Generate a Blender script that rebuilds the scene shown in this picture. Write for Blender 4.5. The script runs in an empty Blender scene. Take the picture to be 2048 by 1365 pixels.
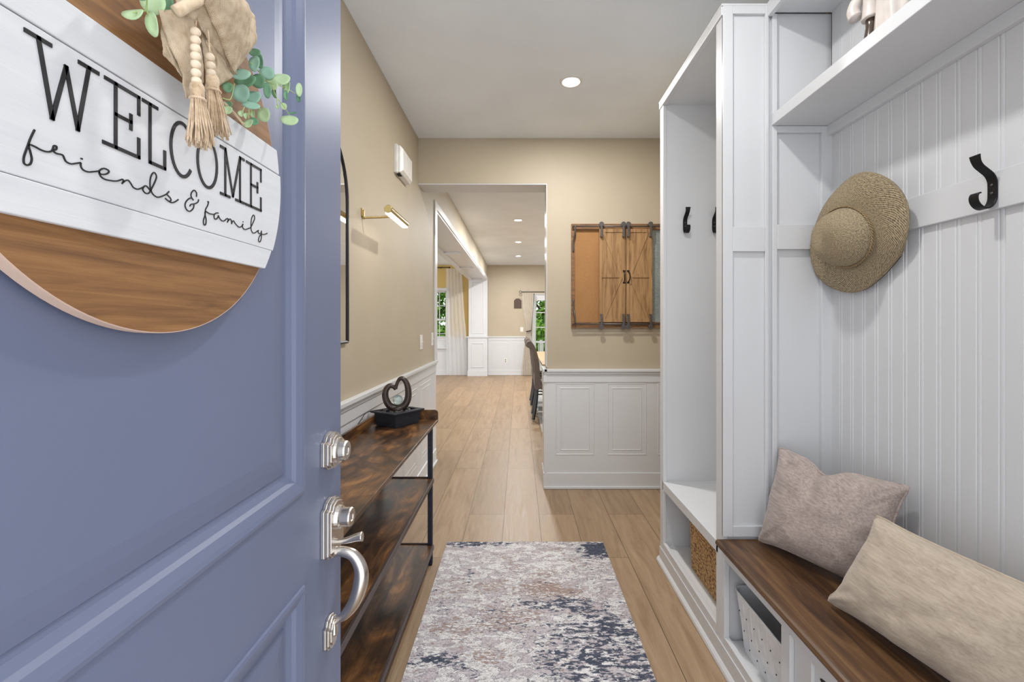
import bpy, math, random
from mathutils import Vector, Matrix, noise

random.seed(7)
S = bpy.context.scene
COL = S.collection
PI = math.pi

# ------------------------------------------------------------------ camera
H = 1.291                      # lens height
cam_d = bpy.data.cameras.new('camera')
cam = bpy.data.objects.new('camera', cam_d)
COL.objects.link(cam)
cam.location = (0, 0, H)
cam.rotation_euler = (PI / 2, 0, 0)
cam_d.sensor_width = 36.0
cam_d.lens = 36.0 * 900 / 2048
cam_d.shift_x = (1024 - 1038) / 2048
cam_d.shift_y = (647 - 682.5) / 2048
cam_d.clip_start = 0.02
S.camera = cam

# ------------------------------------------------------------------ world, exposure
w = bpy.data.worlds.new('sky')
S.world = w
w.use_nodes = True
bg = w.node_tree.nodes['Background']
bg.inputs[0].default_value = (0.93, 0.96, 1.0, 1)
bg.inputs[1].default_value = 1.6
S.view_settings.view_transform = 'Standard'
S.view_settings.look = 'None'
S.view_settings.exposure = 0.55
S.view_settings.gamma = 1.0
S.view_settings.use_curve_mapping = False
LAMP_W = 15.0                   # watts of one recessed lamp


def at(u, v, X=None, Y=None, Z=None):
    """photo pixel -> point on the plane X=, Y= or Z="""
    dx, dz = (u - 1038) / 900, (647 - v) / 900
    if X is not None:
        t = X / dx
    elif Y is not None:
        t = Y
    else:
        t = (Z - H) / dz
    return Vector((dx * t, t, H + dz * t))


# ------------------------------------------------------------------ node helper
class NT:
    def __init__(self, name):
        self.m = bpy.data.materials.new(name)
        self.m.use_nodes = True
        self.t = self.m.node_tree
        self.b = self.t.nodes['Principled BSDF']

    def n(self, typ, props=None, **inp):
        nd = self.t.nodes.new(typ)
        for k, v in (props or {}).items():
            setattr(nd, k, v)
        for k, v in inp.items():
            key = int(k[1:]) if k[0] == 'i' and k[1:].isdigit() else k.replace('_', ' ')
            self.set(nd, key, v)
        return nd

    def set(self, nd, key, v):
        s = nd.inputs[key]
        if isinstance(v, bpy.types.Node):
            v = v.outputs[0]
        if isinstance(v, bpy.types.NodeSocket):
            self.t.links.new(v, s)
        else:
            if isinstance(v, (tuple, list)) and len(v) == 3 and s.type == 'RGBA':
                v = (*v, 1)
            s.default_value = v

    def P(self, **kw):
        for k, v in kw.items():
            self.set(self.b, k.replace('_', ' '), v)
        return self

    def coord(self, scale=(1, 1, 1), loc=(0, 0, 0), rot=(0, 0, 0)):
        tc = self.n('ShaderNodeTexCoord')
        mp = self.n('ShaderNodeMapping')
        self.t.links.new(tc.outputs['Object'], mp.inputs[0])
        mp.inputs['Scale'].default_value = scale
        mp.inputs['Location'].default_value = loc
        mp.inputs['Rotation'].default_value = rot
        return mp

    def noise(self, vec, scale=5.0, detail=3.0, rough=0.5, dist=0.0):
        nd = self.n('ShaderNodeTexNoise')
        self.set(nd, 'Vector', vec)
        nd.inputs['Scale'].default_value = scale
        nd.inputs['Detail'].default_value = detail
        nd.inputs['Roughness'].default_value = rough
        nd.inputs['Distortion'].default_value = dist
        return nd.outputs[0]

    def ramp(self, fac, stops, interp='LINEAR'):
        nd = self.n('ShaderNodeValToRGB')
        self.set(nd, 0, fac)
        cr = nd.color_ramp
        cr.interpolation = interp
        while len(cr.elements) < len(stops):
            cr.elements.new(0.5)
        for e, (p, c) in zip(cr.elements, stops):
            e.position = p
            e.color = (*c, 1) if isinstance(c, (tuple, list)) else (c, c, c, 1)
        return nd.outputs[0]

    def math(self, op, a, b=0.0, c=0.0):
        nd = self.n('ShaderNodeMath', {'operation': op})
        self.set(nd, 0, a)
        self.set(nd, 1, b)
        if op in ('MULTIPLY_ADD', 'COMPARE'):
            self.set(nd, 2, c)
        return nd.outputs[0]

    def mix(self, fac, a, b):
        nd = self.n('ShaderNodeMixRGB')
        self.set(nd, 0, fac)
        self.set(nd, 1, a)
        self.set(nd, 2, b)
        return nd.outputs[0]

    def bump(self, h, strength=0.3, dist=0.002):
        nd = self.n('ShaderNodeBump')
        self.set(nd, 'Height', h)
        nd.inputs['Strength'].default_value = strength
        nd.inputs['Distance'].default_value = dist
        self.set(self.b, 'Normal', nd)
        return self


def srgb(r, g, b):
    f = lambda c: (c / 255 / 12.92) if c / 255 <= 0.04045 else ((c / 255 + 0.055) / 1.055) ** 2.4
    return (f(r), f(g), f(b))


def paint(name, col, rough=0.5, var=0.03, bump=0.04, nscale=3.0):
    k = NT(name)
    n1 = k.noise(k.coord(), nscale, 3)
    lo = tuple(c * (1 - var) for c in col)
    hi = tuple(min(1, c * (1 + var)) for c in col)
    k.P(Base_Color=k.ramp(n1, [(0.3, lo), (0.7, hi)]), Roughness=rough)
    if bump:
        k.bump(k.noise(k.coord(), 260, 2), bump, 0.001)
    return k.m


def plain(name, col, rough=0.5, metal=0.0, **kw):
    k = NT(name)
    n1 = k.noise(k.coord(), 30, 2)
    k.P(Base_Color=k.ramp(n1, [(0.3, tuple(c * 0.93 for c in col)), (0.7, tuple(min(1, c * 1.05) for c in col))]),
        Roughness=rough, Metallic=metal, **kw)
    return k.m


def emit(name, col, s):
    k = NT(name)
    k.P(Base_Color=(0.9, 0.9, 0.9), Emission_Color=col, Emission_Strength=s)
    return k.m


def grain(name, stops, scale=(14, 1.2, 14), nscale=3.0, rough=0.5, dist=0.8, fine=0.25, bump=0.15, detail=6, spec=0.5):
    """wood: big figure noise with a fine streak noise over it"""
    k = NT(name)
    c = k.coord(scale)
    a = k.noise(c, nscale, detail, 0.6, dist)
    f = k.noise(k.coord(tuple(s * 9 if s == max(scale) else s for s in scale)), nscale * 2.2, 3, 0.6, 0.2)
    v = k.math('MULTIPLY_ADD', k.math('SUBTRACT', f, 0.5), fine, a)
    k.P(Base_Color=k.ramp(v, stops), Roughness=rough)
    k.set(k.b, 'Specular IOR Level', spec)
    k.bump(f, bump, 0.0008)
    return k.m


# ------------------------------------------------------------------ materials
M = {}
M['wall'] = paint('beige_wall_paint', srgb(184, 171, 149), 0.58)
M['wall_warm_lit'] = paint('warm_lit_wall_paint', srgb(205, 176, 104), 0.5)  # beige wall with the next room's warm light put into its colour
M['ceiling'] = paint('ceiling_paint', srgb(238, 244, 250), 0.85)
M['white'] = paint('white_trim_paint', srgb(216, 217, 219), 0.32, 0.015, 0.03)
M['white_flat'] = paint('white_panel_paint', srgb(222, 223, 224), 0.5, 0.015, 0.03)
M['door'] = paint('blue_door_paint', srgb(108, 116, 142), 0.44, 0.02, 0.05)
M['signwhite'] = grain('white_washed_board', [(0.3, srgb(206, 207, 211)), (0.7, srgb(216, 217, 220))], (20, 1.5, 20), 3, 0.6)
M['signwood'] = grain('stained_sign_wood', [(0.3, srgb(108, 74, 44)), (0.55, srgb(138, 97, 58)), (0.75, srgb(156, 113, 70))], (90, 6, 90), 1.2, 0.55, 0.6, 0.3)
M['signedge'] = plain('raw_wood_edge', srgb(214, 186, 168), 0.7)
M['ink'] = plain('black_lettering', (0.012, 0.012, 0.014), 0.5)
M['nickel'] = plain('satin_nickel', (0.66, 0.62, 0.58), 0.27, 1.0)
M['nickel_dark'] = plain('keyhole_metal', (0.30, 0.30, 0.32), 0.3, 1.0)
M['brass'] = plain('antique_brass', (0.45, 0.33, 0.13), 0.32, 1.0)
M['iron'] = plain('black_iron', (0.018, 0.017, 0.018), 0.42, 0.6)
M['steel_dark'] = plain('gunmetal', (0.13, 0.12, 0.12), 0.4, 0.7)
M['tableleg'] = plain('navy_black_powdercoat', (0.022, 0.027, 0.045), 0.45, 0.2)
M['rustic'] = grain('rustic_brown_board', [(0.30, (0.010, 0.006, 0.004)), (0.44, (0.055, 0.027, 0.013)), (0.57, (0.145, 0.066, 0.024)), (0.70, (0.34, 0.165, 0.055))], (7, 2.6, 7), 1.5, 0.30, 1.2, 0.22)
M['rustic_edge'] = grain('rustic_board_edge', [(0.3, (0.05, 0.030, 0.020)), (0.7, (0.13, 0.085, 0.06))], (7, 2, 7), 3, 0.45)
M['rustic_rail'] = plain('brown_shelf_rail', (0.07, 0.05, 0.045), 0.4, 0.3)
M['bench'] = grain('walnut_bench_wood', [(0.26, (0.030, 0.013, 0.006)), (0.42, (0.080, 0.036, 0.015)), (0.58, (0.15, 0.075, 0.030)), (0.76, (0.25, 0.14, 0.060))], (15, 1.3, 15), 1.7, 0.42, 0.9, 0.34)
M['barn'] = grain('barn_door_pine', [(0.30, srgb(112, 80, 48)), (0.48, srgb(154, 117, 76)), (0.70, srgb(176, 140, 96))], (16, 16, 1.6), 2.2, 0.6, 0.9, 0.25)
M['barn_dark'] = grain('board_frame_wood', [(0.3, srgb(96, 66, 40)), (0.7, srgb(150, 110, 70))], (4, 20, 20), 2.5, 0.6)
M['nutwood'] = grain('dark_slat_wood', [(0.3, (0.045, 0.025, 0.018)), (0.7, (0.10, 0.055, 0.035))], (20, 20, 1.5), 3, 0.5)
M['wtable'] = grain('pale_table_wood', [(0.3, srgb(170, 140, 105)), (0.7, srgb(206, 178, 140))], (10, 1.5, 10), 3, 0.4)
M['blackwood'] = plain('black_stained_wood', (0.012, 0.010, 0.010), 0.35)
M['chairfab'] = paint('grey_brown_upholstery', srgb(122, 112, 106), 0.85, 0.08, 0.3, 40)
M['glass'] = plain('window_glass', (1, 1, 1), 0.0)
gl = NT('clear_pane')
gl.P(Base_Color=(1, 1, 1), Roughness=0.0, Transmission_Weight=1.0, IOR=1.02)
M['glass'] = gl.m
mr = NT('mirror_silver')
mr.P(Base_Color=(0.9, 0.91, 0.9), Metallic=1.0, Roughness=0.01)
M['mirror'] = mr.m
M['lamp'] = emit('lamp_diffuser', (1, 0.96, 0.9), 9)
M['led'] = emit('led_strip', (1, 0.92, 0.82), 3)
M['plastic'] = plain('white_plastic', srgb(232, 230, 224), 0.4)
M['plastic_cool'] = plain('white_bin_plastic', srgb(236, 238, 242), 0.35)
M['hole'] = plain('dark_hole', (0.01, 0.01, 0.01), 0.8)
M['stone'] = plain('dark_pebble', (0.05, 0.048, 0.042), 0.5)
M['fountain'] = plain('bronze_resin', (0.045, 0.028, 0.022), 0.28)
M['tray'] = paint('slate_blue_black_resin', (0.018, 0.021, 0.032), 0.55, 0.15, 0.3, 60)
bl = NT('crackle_glass')
bl.P(Base_Color=(0.75, 0.9, 0.9), Roughness=0.08, Transmission_Weight=0.75, IOR=1.45)
bl.bump(bl.noise(bl.coord(), 90, 4), 0.6, 0.002)
M['ball'] = bl.m
M['beadwood'] = plain('pale_wood_bead', srgb(226, 208, 184), 0.6)
M['leafA'] = plain('eucalyptus_pale', srgb(182, 208, 162), 0.6)
M['leafB'] = plain('eucalyptus_green', srgb(108, 152, 118), 0.6)
M['leafC'] = plain('eucalyptus_blue_green', srgb(146, 186, 166), 0.6)
M['stemg'] = plain('green_stem', srgb(170, 190, 120), 0.6)
M['porcelain'] = plain('cream_porcelain', srgb(205, 196, 189), 0.4)
M['boot'] = plain('brown_glaze', (0.07, 0.045, 0.03), 0.25)
M['skin'] = plain('figurine_skin', srgb(205, 170, 145), 0.4)


def m_floor():
    k = NT('oak_plank_floor')
    tc = k.n('ShaderNodeTexCoord')
    sp = k.n('ShaderNodeSeparateXYZ')
    k.set(sp, 0, tc.outputs['Object'])
    x, y = sp.outputs[0], sp.outputs[1]
    cb = k.n('ShaderNodeCombineXYZ')
    k.set(cb, 0, y)
    k.set(cb, 1, k.math('ADD', x, 0.10 + 0.2345 * 40))
    br = k.n('ShaderNodeTexBrick', {'offset': 0.37, 'offset_frequency': 2})
    k.set(br, 'Vector', cb)
    k.set(br, 'Color1', (0, 0, 0)); k.set(br, 'Color2', (1, 1, 1)); k.set(br, 'Mortar', (0.5, 0.5, 0.5))
    br.inputs['Scale'].default_value = 1
    br.inputs['Mortar Size'].default_value = 0.0017
    br.inputs['Mortar Smooth'].default_value = 0.2
    br.inputs['Bias'].default_value = 0
    br.inputs['Brick Width'].default_value = 1.52
    br.inputs['Row Height'].default_value = 0.2345
    # every plank shifts its grain by its own tone
    off = k.n('ShaderNodeCombineXYZ')
    k.set(off, 0, k.math('MULTIPLY', br.outputs[0], 7.0))
    k.set(off, 1, k.math('MULTIPLY', br.outputs[0], 3.0))
    va = k.n('ShaderNodeVectorMath', {'operation': 'ADD'})
    k.set(va, 0, tc.outputs['Object']); k.set(va, 1, off)
    mp = k.n('ShaderNodeMapping'); k.set(mp, 0, va)
    mp.inputs['Scale'].default_value = (9, 0.9, 1)
    g = k.noise(mp, 2.2, 6, 0.62, 1.2)
    mp2 = k.n('ShaderNodeMapping'); k.set(mp2, 0, va)
    mp2.inputs['Scale'].default_value = (90, 2.2, 1)
    f = k.noise(mp2, 2.5, 3)
    v = k.math('MULTIPLY_ADD', k.math('SUBTRACT', f, 0.5), 0.28, g)
    c = k.ramp(v, [(0.25, srgb(134, 108, 82)), (0.48, srgb(160, 134, 106)), (0.75, srgb(176, 152, 124))])
    tone = k.ramp(br.outputs[0], [(0, (0.88, 0.87, 0.86)), (1, (1.08, 1.07, 1.05))])
    mu = k.n('ShaderNodeMixRGB', {'blend_type': 'MULTIPLY'})
    k.set(mu, 0, 1.0); k.set(mu, 1, c); k.set(mu, 2, tone)
    seam = k.mix(br.outputs['Fac'], mu.outputs[0], srgb(84, 64, 46))
    k.P(Base_Color=seam, Roughness=k.ramp(g, [(0.3, 0.38), (0.7, 0.5)]))
    k.bump(k.math('SUBTRACT', f, k.math('MULTIPLY', br.outputs['Fac'], 3.0)), 0.25, 0.0012)
    return k.m


def gauss(k, x, y, cx, cy, sx, sy, amp):
    a = k.math('DIVIDE', k.math('SUBTRACT', x, cx), sx)
    b = k.math('DIVIDE', k.math('SUBTRACT', y, cy), sy)
    r = k.math('ADD', k.math('MULTIPLY', a, a), k.math('MULTIPLY', b, b))
    return k.math('MULTIPLY', k.math('EXPONENT', k.math('MULTIPLY', r, -1.0)), amp)


def m_rug():
    k = NT('abstract_rug_weave')
    tc = k.n('ShaderNodeTexCoord')
    sp = k.n('ShaderNodeSeparateXYZ'); k.set(sp, 0, tc.outputs['Object'])
    x, y = sp.outputs[0], sp.outputs[1]
    wp = k.noise(k.coord((1, 1, 1)), 40, 3)
    st = k.coord((14, 34, 1))
    mid = k.noise(st, 1.5, 5, 0.65, 0.5)
    fine = k.noise(k.coord((30, 75, 1), (3, 1, 0)), 1.6, 4, 0.6, 0.8)
    big = k.noise(k.coord((3, 5, 1), (5, 2, 0)), 1.2, 3)
    big2 = k.noise(k.coord((4, 7, 1), (9, 4, 0)), 1.2, 3)
    # pale ground: white and lilac-grey islands with thin outlines
    isl = k.noise(k.coord((9, 17, 1), (2, 7, 0)), 1.5, 3, 0.55, 0.6)
    ground = k.ramp(isl, [(0.50, srgb(236, 234, 234)), (0.53, srgb(210, 202, 206))])
    edge = k.math('COMPARE', isl, 0.515, 0.010)
    edge2 = k.math('COMPARE', mid, 0.50, 0.013)
    edge3 = k.math('COMPARE', fine, 0.47, 0.02)
    ed = k.math('MAXIMUM', edge, edge2)
    c = k.mix(k.math('MULTIPLY', k.math('MAXIMUM', ed, k.math('MULTIPLY', edge3, 0.8)), 0.72), ground, srgb(104, 100, 112))
    # brown flecks
    bz = k.math('ADD', gauss(k, x, y, 0.12, 2.16, 0.42, 0.10, 0.13), gauss(k, x, y, -0.08, 1.93, 0.2, 0.12, 0.10))
    bm = k.math('ADD', k.math('ADD', fine, bz), k.math('MULTIPLY', k.math('SUBTRACT', big2, 0.5), 0.5))
    c = k.mix(k.ramp(bm, [(0.60, 0), (0.64, 0.85)]), c, srgb(150, 124, 110))
    # navy blotches
    g = k.math('ADD', gauss(k, x, y, 0.33, 1.83, 0.24, 0.22, 0.135), gauss(k, x, y, 0.47, 2.56, 0.14, 0.09, 0.24))
    g = k.math('ADD', g, gauss(k, x, y, -0.28, 2.61, 0.16, 0.05, 0.13))
    g = k.math('ADD', g, gauss(k, x, y, 0.18, 2.05, 0.2, 0.06, 0.10))
    g = k.math('ADD', g, gauss(k, x, y, -0.34, 1.72, 0.12, 0.05, 0.12))
    g = k.math('ADD', g, gauss(k, x, y, 0.4, 1.55, 0.2, 0.1, 0.10))
    g = k.math('ADD', g, gauss(k, x, y, -0.25, 2.30, 0.05, 0.05, 0.14))
    g = k.math('ADD', g, gauss(k, x, y, 0.0, 2.62, 0.3, 0.03, 0.06))
    nm = k.math('ADD', k.math('MULTIPLY_ADD', mid, 0.62, k.math('MULTIPLY', fine, 0.38)), g)
    nm = k.math('ADD', nm, k.math('MULTIPLY', k.math('SUBTRACT', big, 0.5), 0.35))
    navy = k.ramp(fine, [(0.4, srgb(52, 60, 78)), (0.6, srgb(84, 90, 106))])
    c = k.mix(k.ramp(nm, [(0.605, 0), (0.635, 1)]), c, navy)
    k.P(Base_Color=c, Roughness=0.95)
    k.bump(k.noise(k.coord((300, 300, 1)), 1, 2), 0.4, 0.002)
    return k.m


def m_hat():
    k = NT('woven_straw')
    tc = k.n('ShaderNodeTexCoord')
    sp = k.n('ShaderNodeSeparateXYZ'); k.set(sp, 0, tc.outputs['UV'])
    u, v = sp.outputs[0], sp.outputs[1]
    row = k.math('MULTIPLY', v, 62.0)
    fr = k.math('FRACT', row)
    fl = k.math('FLOOR', row)
    ph = k.math('ADD', k.math('MULTIPLY', u, 130.0), k.math('MULTIPLY', fl, 0.37))
    nz = k.noise(k.coord((1, 1, 1)), 25, 2)
    ph = k.math('ADD', ph, k.math('MULTIPLY', fr, 0.9))
    a = k.math('FRACT', k.math('ADD', ph, k.math('MULTIPLY', nz, 2.0)))
    b = k.math('MULTIPLY', k.math('MINIMUM', fr, k.math('SUBTRACT', 1.0, fr)), 2.0)
    h = k.math('MULTIPLY', k.math('MULTIPLY', a, 1.0), k.math('POWER', b, 0.4))
    cb = k.n('ShaderNodeCombineXYZ')
    k.set(cb, 0, k.math('MULTIPLY', u, 110.0)); k.set(cb, 1, k.math('MULTIPLY', v, 34.0))
    sp2 = k.noise(cb, 1.0, 2, 0.7)
    h = k.math('MULTIPLY_ADD', h, 0.55, k.math('MULTIPLY', sp2, 0.55))
    c = k.ramp(h, [(0.33, srgb(48, 38, 30)), (0.44, srgb(142, 122, 94)), (0.58, srgb(214, 196, 160))])
    k.P(Base_Color=c, Roughness=0.8)
    k.bump(h, 0.6, 0.002)
    return k.m


def m_burlap():
    k = NT('burlap_weave')
    tc = k.n('ShaderNodeTexCoord')
    sp = k.n('ShaderNodeSeparateXYZ'); k.set(sp, 0, tc.outputs['UV'])
    s1 = k.math('SINE', k.math('MULTIPLY', sp.outputs[0], 320.0))
    s2 = k.math('SINE', k.math('MULTIPLY', sp.outputs[1], 320.0))
    h = k.math('MULTIPLY', s1, s2)
    h = k.math('MULTIPLY_ADD', h, 0.35, k.noise(k.coord(), 120, 3))
    k.P(Base_Color=k.ramp(h, [(0.1, srgb(160, 134, 104)), (0.40, srgb(206, 184, 154)), (0.8, srgb(234, 216, 190))]), Roughness=0.95)
    k.bump(h, 0.6, 0.0012)
    return k.m


def m_fabric(name, lo, hi, rot=0.0):
    k = NT(name)
    a = k.noise(k.coord((130, 13, 130), rot=(0, 0, rot)), 1.4, 4, 0.65, 0.3)
    b = k.noise(k.coord((7, 7, 7)), 1.5, 4, 0.6, 1.0)
    v = k.math('MULTIPLY_ADD', a, 0.72, k.math('MULTIPLY', b, 0.28))
    k.P(Base_Color=k.ramp(v, [(0.34, lo), (0.62, hi)]), Roughness=0.75)
    k.set(k.b, 'Sheen Weight', 0.35)
    k.bump(a, 0.25, 0.0012)
    return k.m


def m_wicker():
    k = NT('water_hyacinth_weave')
    v = k.n('ShaderNodeTexVoronoi', {'feature': 'F1'})
    k.set(v, 'Vector', k.coord((50, 55, 95)))
    v.inputs['Scale'].default_value = 1.4
    d = v.outputs['Distance']
    k.P(Base_Color=k.ramp(d, [(0.25, srgb(222, 182, 126)), (0.6, srgb(178, 132, 80)), (0.9, srgb(70, 44, 22))]), Roughness=0.7)
    k.bump(k.math('SUBTRACT', 1.0, d), 0.9, 0.006)
    return k.m


def m_speck(name, lo, hi, sc=160, rough=0.8, metal=0.0):
    k = NT(name)
    a = k.noise(k.coord(), sc, 3, 0.7)
    b = k.noise(k.coord(), 6, 2)
    k.P(Base_Color=k.ramp(k.math('MULTIPLY_ADD', a, 0.7, k.math('MULTIPLY', b, 0.3)), [(0.35, lo), (0.65, hi)]), Roughness=rough, Metallic=metal)
    return k.m


def m_sheer():
    k = NT('sheer_voile')
    k.P(Base_Color=(0.86, 0.87, 0.88), Roughness=0.9, Alpha=0.62)
    k.set(k.b, 'Subsurface Weight', 0.0)
    tr = k.n('ShaderNodeBsdfTranslucent'); k.set(tr, 0, (0.9, 0.9, 0.88))
    mx = k.n('ShaderNodeMixShader'); k.set(mx, 0, 0.35)
    k.t.links.new(k.b.outputs[0], mx.inputs[1]); k.t.links.new(tr.outputs[0], mx.inputs[2])
    k.t.links.new(mx.outputs[0], k.t.nodes['Material Output'].inputs[0])
    return k.m


def m_leaf(name, lo, hi):
    k = NT(name)
    k.P(Base_Color=k.ramp(k.noise(k.coord(), 2.5, 3), [(0.35, lo), (0.65, hi)]), Roughness=0.6)
    tr = k.n('ShaderNodeBsdfTranslucent'); k.set(tr, 0, hi)
    mx = k.n('ShaderNodeMixShader'); k.set(mx, 0, 0.4)
    k.t.links.new(k.b.outputs[0], mx.inputs[1]); k.t.links.new(tr.outputs[0], mx.inputs[2])
    k.t.links.new(mx.outputs[0], k.t.nodes['Material Output'].inputs[0])
    return k.m


M['floor'] = m_floor()
M['rug'] = m_rug()
M['hat'] = m_hat()
M['burlap'] = m_burlap()
M['braid'] = m_speck('straw_braid', srgb(96, 78, 54), srgb(186, 162, 122), 260)
M['mauve'] = m_fabric('mauve_chenille', srgb(152, 135, 128), srgb(198, 182, 173), -0.4)
M['sand'] = m_fabric('sand_chenille', srgb(166, 149, 131), srgb(194, 179, 160), -0.25)
M['wicker'] = m_wicker()
M['cork'] = m_speck('cork_sheet', srgb(148, 104, 60), srgb(174, 128, 80), 220)
M['galv'] = m_speck('galvanised_sheet', srgb(120, 130, 130), srgb(158, 165, 162), 90, 0.5, 0.3)
M['sheer'] = m_sheer()
M['drape'] = m_fabric('cream_drape', srgb(186, 174, 158), srgb(212, 202, 186))
M['jute'] = m_fabric('jute_fibre', srgb(176, 148, 114), srgb(222, 198, 168))
M['leaf1'] = m_leaf('tree_leaf_dark', (0.02, 0.075, 0.012), (0.10, 0.25, 0.03))
M['leaf2'] = m_leaf('tree_leaf_light', (0.07, 0.20, 0.02), (0.26, 0.46, 0.06))
M['bark'] = plain('bark', (0.08, 0.06, 0.045), 0.9)
M['grass'] = m_speck('lawn', (0.05, 0.13, 0.02), (0.14, 0.26, 0.05), 3)
M['deck'] = plain('deck_paint', srgb(205, 205, 200), 0.6)
M['drug'] = m_speck('pale_rug_pile', srgb(160, 162, 164), srgb(196, 196, 196), 40, 0.95)


# ------------------------------------------------------------------ mesh builder
WL = {}     # world location of every parent


class MB:
    def __init__(self):
        self.v, self.f, self.mi, self.uv = [], [], [], {}

    def add(self, vs, fs, mi=0):
        o = len(self.v)
        self.v += [tuple(p) for p in vs]
        for f in fs:
            self.f.append([i + o for i in f]); self.mi.append(mi)
        return o

    def box(self, x0, x1, y0, y1, z0, z1, mi=0):
        x0, x1 = sorted((x0, x1)); y0, y1 = sorted((y0, y1)); z0, z1 = sorted((z0, z1))
        vs = [(x, y, z) for z in (z0, z1) for y in (y0, y1) for x in (x0, x1)]
        self.add(vs, [(0, 2, 3, 1), (4, 5, 7, 6), (0, 1, 5, 4), (2, 6, 7, 3), (0, 4, 6, 2), (1, 3, 7, 5)], mi)
        return self

    def prism(self, pts, axis, a, b, mi=0):
        """pts: 2D outline; axis: the axis it is pushed along, from a to b"""
        n = len(pts)
        mk = {'x': lambda p, t: (t, p[0], p[1]), 'y': lambda p, t: (p[0], t, p[1]), 'z': lambda p, t: (p[0], p[1], t)}[axis]
        vs = [mk(p, a) for p in pts] + [mk(p, b) for p in pts]
        fs = [tuple(range(n))[::-1], tuple(range(n, 2 * n))] + [(i, (i + 1) % n, n + (i + 1) % n, n + i) for i in range(n)]
        self.add(vs, fs, mi)
        return self

    def tube(self, path, r, seg=8, mi=0, closed=False, sx=1.0):
        path = [Vector(p) for p in path]
        n = len(path)
        rs = r if isinstance(r, (list, tuple)) else [r] * n
        rings, up = [], None
        for i, p in enumerate(path):
            if closed:
                d = path[(i + 1) % n] - path[i - 1]
            else:
                d = path[min(i + 1, n - 1)] - path[max(i - 1, 0)]
            d.normalize()
            if up is None:
                up = Vector((0, 0, 1)) if abs(d.z) < 0.9 else Vector((1, 0, 0))
            a = d.cross(up)
            if a.length < 1e-6:
                a = d.orthogonal()
            a.normalize()
            up = a.cross(d).normalized()
            rings.append([p + (a * math.cos(t) * sx + up * math.sin(t)) * rs[i] for t in [2 * PI * j / seg for j in range(seg)]])
        vs = [q for ring in rings for q in ring]
        fs = []
        m = n if closed else n - 1
        for i in range(m):
            for j in range(seg):
                a, b = i * seg + j, i * seg + (j + 1) % seg
                c, d = ((i + 1) % n) * seg + (j + 1) % seg, ((i + 1) % n) * seg + j
                fs.append((a, b, c, d))
        if not closed:
            fs.append(tuple(range(seg))[::-1]); fs.append(tuple(range((n - 1) * seg, n * seg)))
        self.add(vs, fs, mi)
        return self

    def lathe(self, prof, c=(0, 0, 0), axis=(0, 0, 1), seg=24, mi=0, cap=True):
        """prof: (radius, height) pairs along axis from c"""
        ax = Vector(axis).normalized()
        a = ax.orthogonal().normalized(); b = ax.cross(a)
        c = Vector(c)
        vs = [c + ax * h + (a * math.cos(t) + b * math.sin(t)) * r for r, h in prof for t in [2 * PI * j / seg for j in range(seg)]]
        fs = []
        for i in range(len(prof) - 1):
            for j in range(seg):
                fs.append((i * seg + j, i * seg + (j + 1) % seg, (i + 1) * seg + (j + 1) % seg, (i + 1) * seg + j))
        if cap:
            fs.append(tuple(range(seg))[::-1])
            fs.append(tuple(range((len(prof) - 1) * seg, len(prof) * seg)))
        self.add(vs, fs, mi)
        return self

    def ball(self, c, r, seg=16, rings=10, mi=0, s=(1, 1, 1)):
        vs = []
        for i in range(rings + 1):
            th = PI * i / rings
            for j in range(seg):
                ph = 2 * PI * j / seg
                vs.append((c[0] + r * s[0] * math.sin(th) * math.cos(ph), c[1] + r * s[1] * math.sin(th) * math.sin(ph), c[2] + r * s[2] * math.cos(th)))
        fs = [(i * seg + j, (i + 1) * seg + j, (i + 1) * seg + (j + 1) % seg, i * seg + (j + 1) % seg) for i in range(rings) for j in range(seg)]
        self.add(vs, fs, mi)
        return self

    def grid(self, fn, nu, nv, mi=0, uv=False, wrapu=False):
        o = len(self.v)
        for j in range(nv + 1):
            for i in range(nu + 1):
                self.v.append(tuple(fn(i / nu, j / nv)))
        for j in range(nv):
            for i in range(nu):
                a = o + j * (nu + 1) + i
                f = [a, a + 1, a + nu + 2, a + nu + 1]
                if uv:
                    self.uv[len(self.f)] = [(i / nu, j / nv), ((i + 1) / nu, j / nv), ((i + 1) / nu, (j + 1) / nv), (i / nu, (j + 1) / nv)]
                self.f.append(f); self.mi.append(mi)
        return self

    def rings(self, rect, prof, put, mi=0, fill=True):
        """nested rectangles (a0,a1,b0,b1); prof: (inset, depth); put(a,b,depth)->point"""
        a0, a1, b0, b1 = rect
        vs = []
        for ins, d in prof:
            for a, b in ((a0 + ins, b0 + ins), (a1 - ins, b0 + ins), (a1 - ins, b1 - ins), (a0 + ins, b1 - ins)):
                vs.append(put(a, b, d))
        fs = []
        for i in range(len(prof) - 1):
            for j in range(4):
                fs.append((4 * i + j, 4 * i + (j + 1) % 4, 4 * i + 4 + (j + 1) % 4, 4 * i + 4 + j))
        if fill:
            k = 4 * (len(prof) - 1)
            fs.append((k, k + 1, k + 2, k + 3))
        self.add(vs, fs, mi)
        return self

    def stroke(self, pts, wd, x0, x1, mi=0):
        """flat raised line in the plane x=const through (y,z) points"""
        n = len(pts)
        L, R = [], []
        for i in range(n):
            p0, p1 = pts[max(i - 1, 0)], pts[min(i + 1, n - 1)]
            dy, dz = p1[0] - p0[0], p1[1] - p0[1]
            l = math.hypot(dy, dz) or 1
            ny, nz = -dz / l * wd / 2, dy / l * wd / 2
            L.append((pts[i][0] + ny, pts[i][1] + nz)); R.append((pts[i][0] - ny, pts[i][1] - nz))
        vs = []
        for i in range(n):
            vs += [(x0, *L[i]), (x0, *R[i]), (x1, *R[i]), (x1, *L[i])]
        fs = [(0, 3, 2, 1), (4 * n - 4, 4 * n - 3, 4 * n - 2, 4 * n - 1)]
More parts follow.
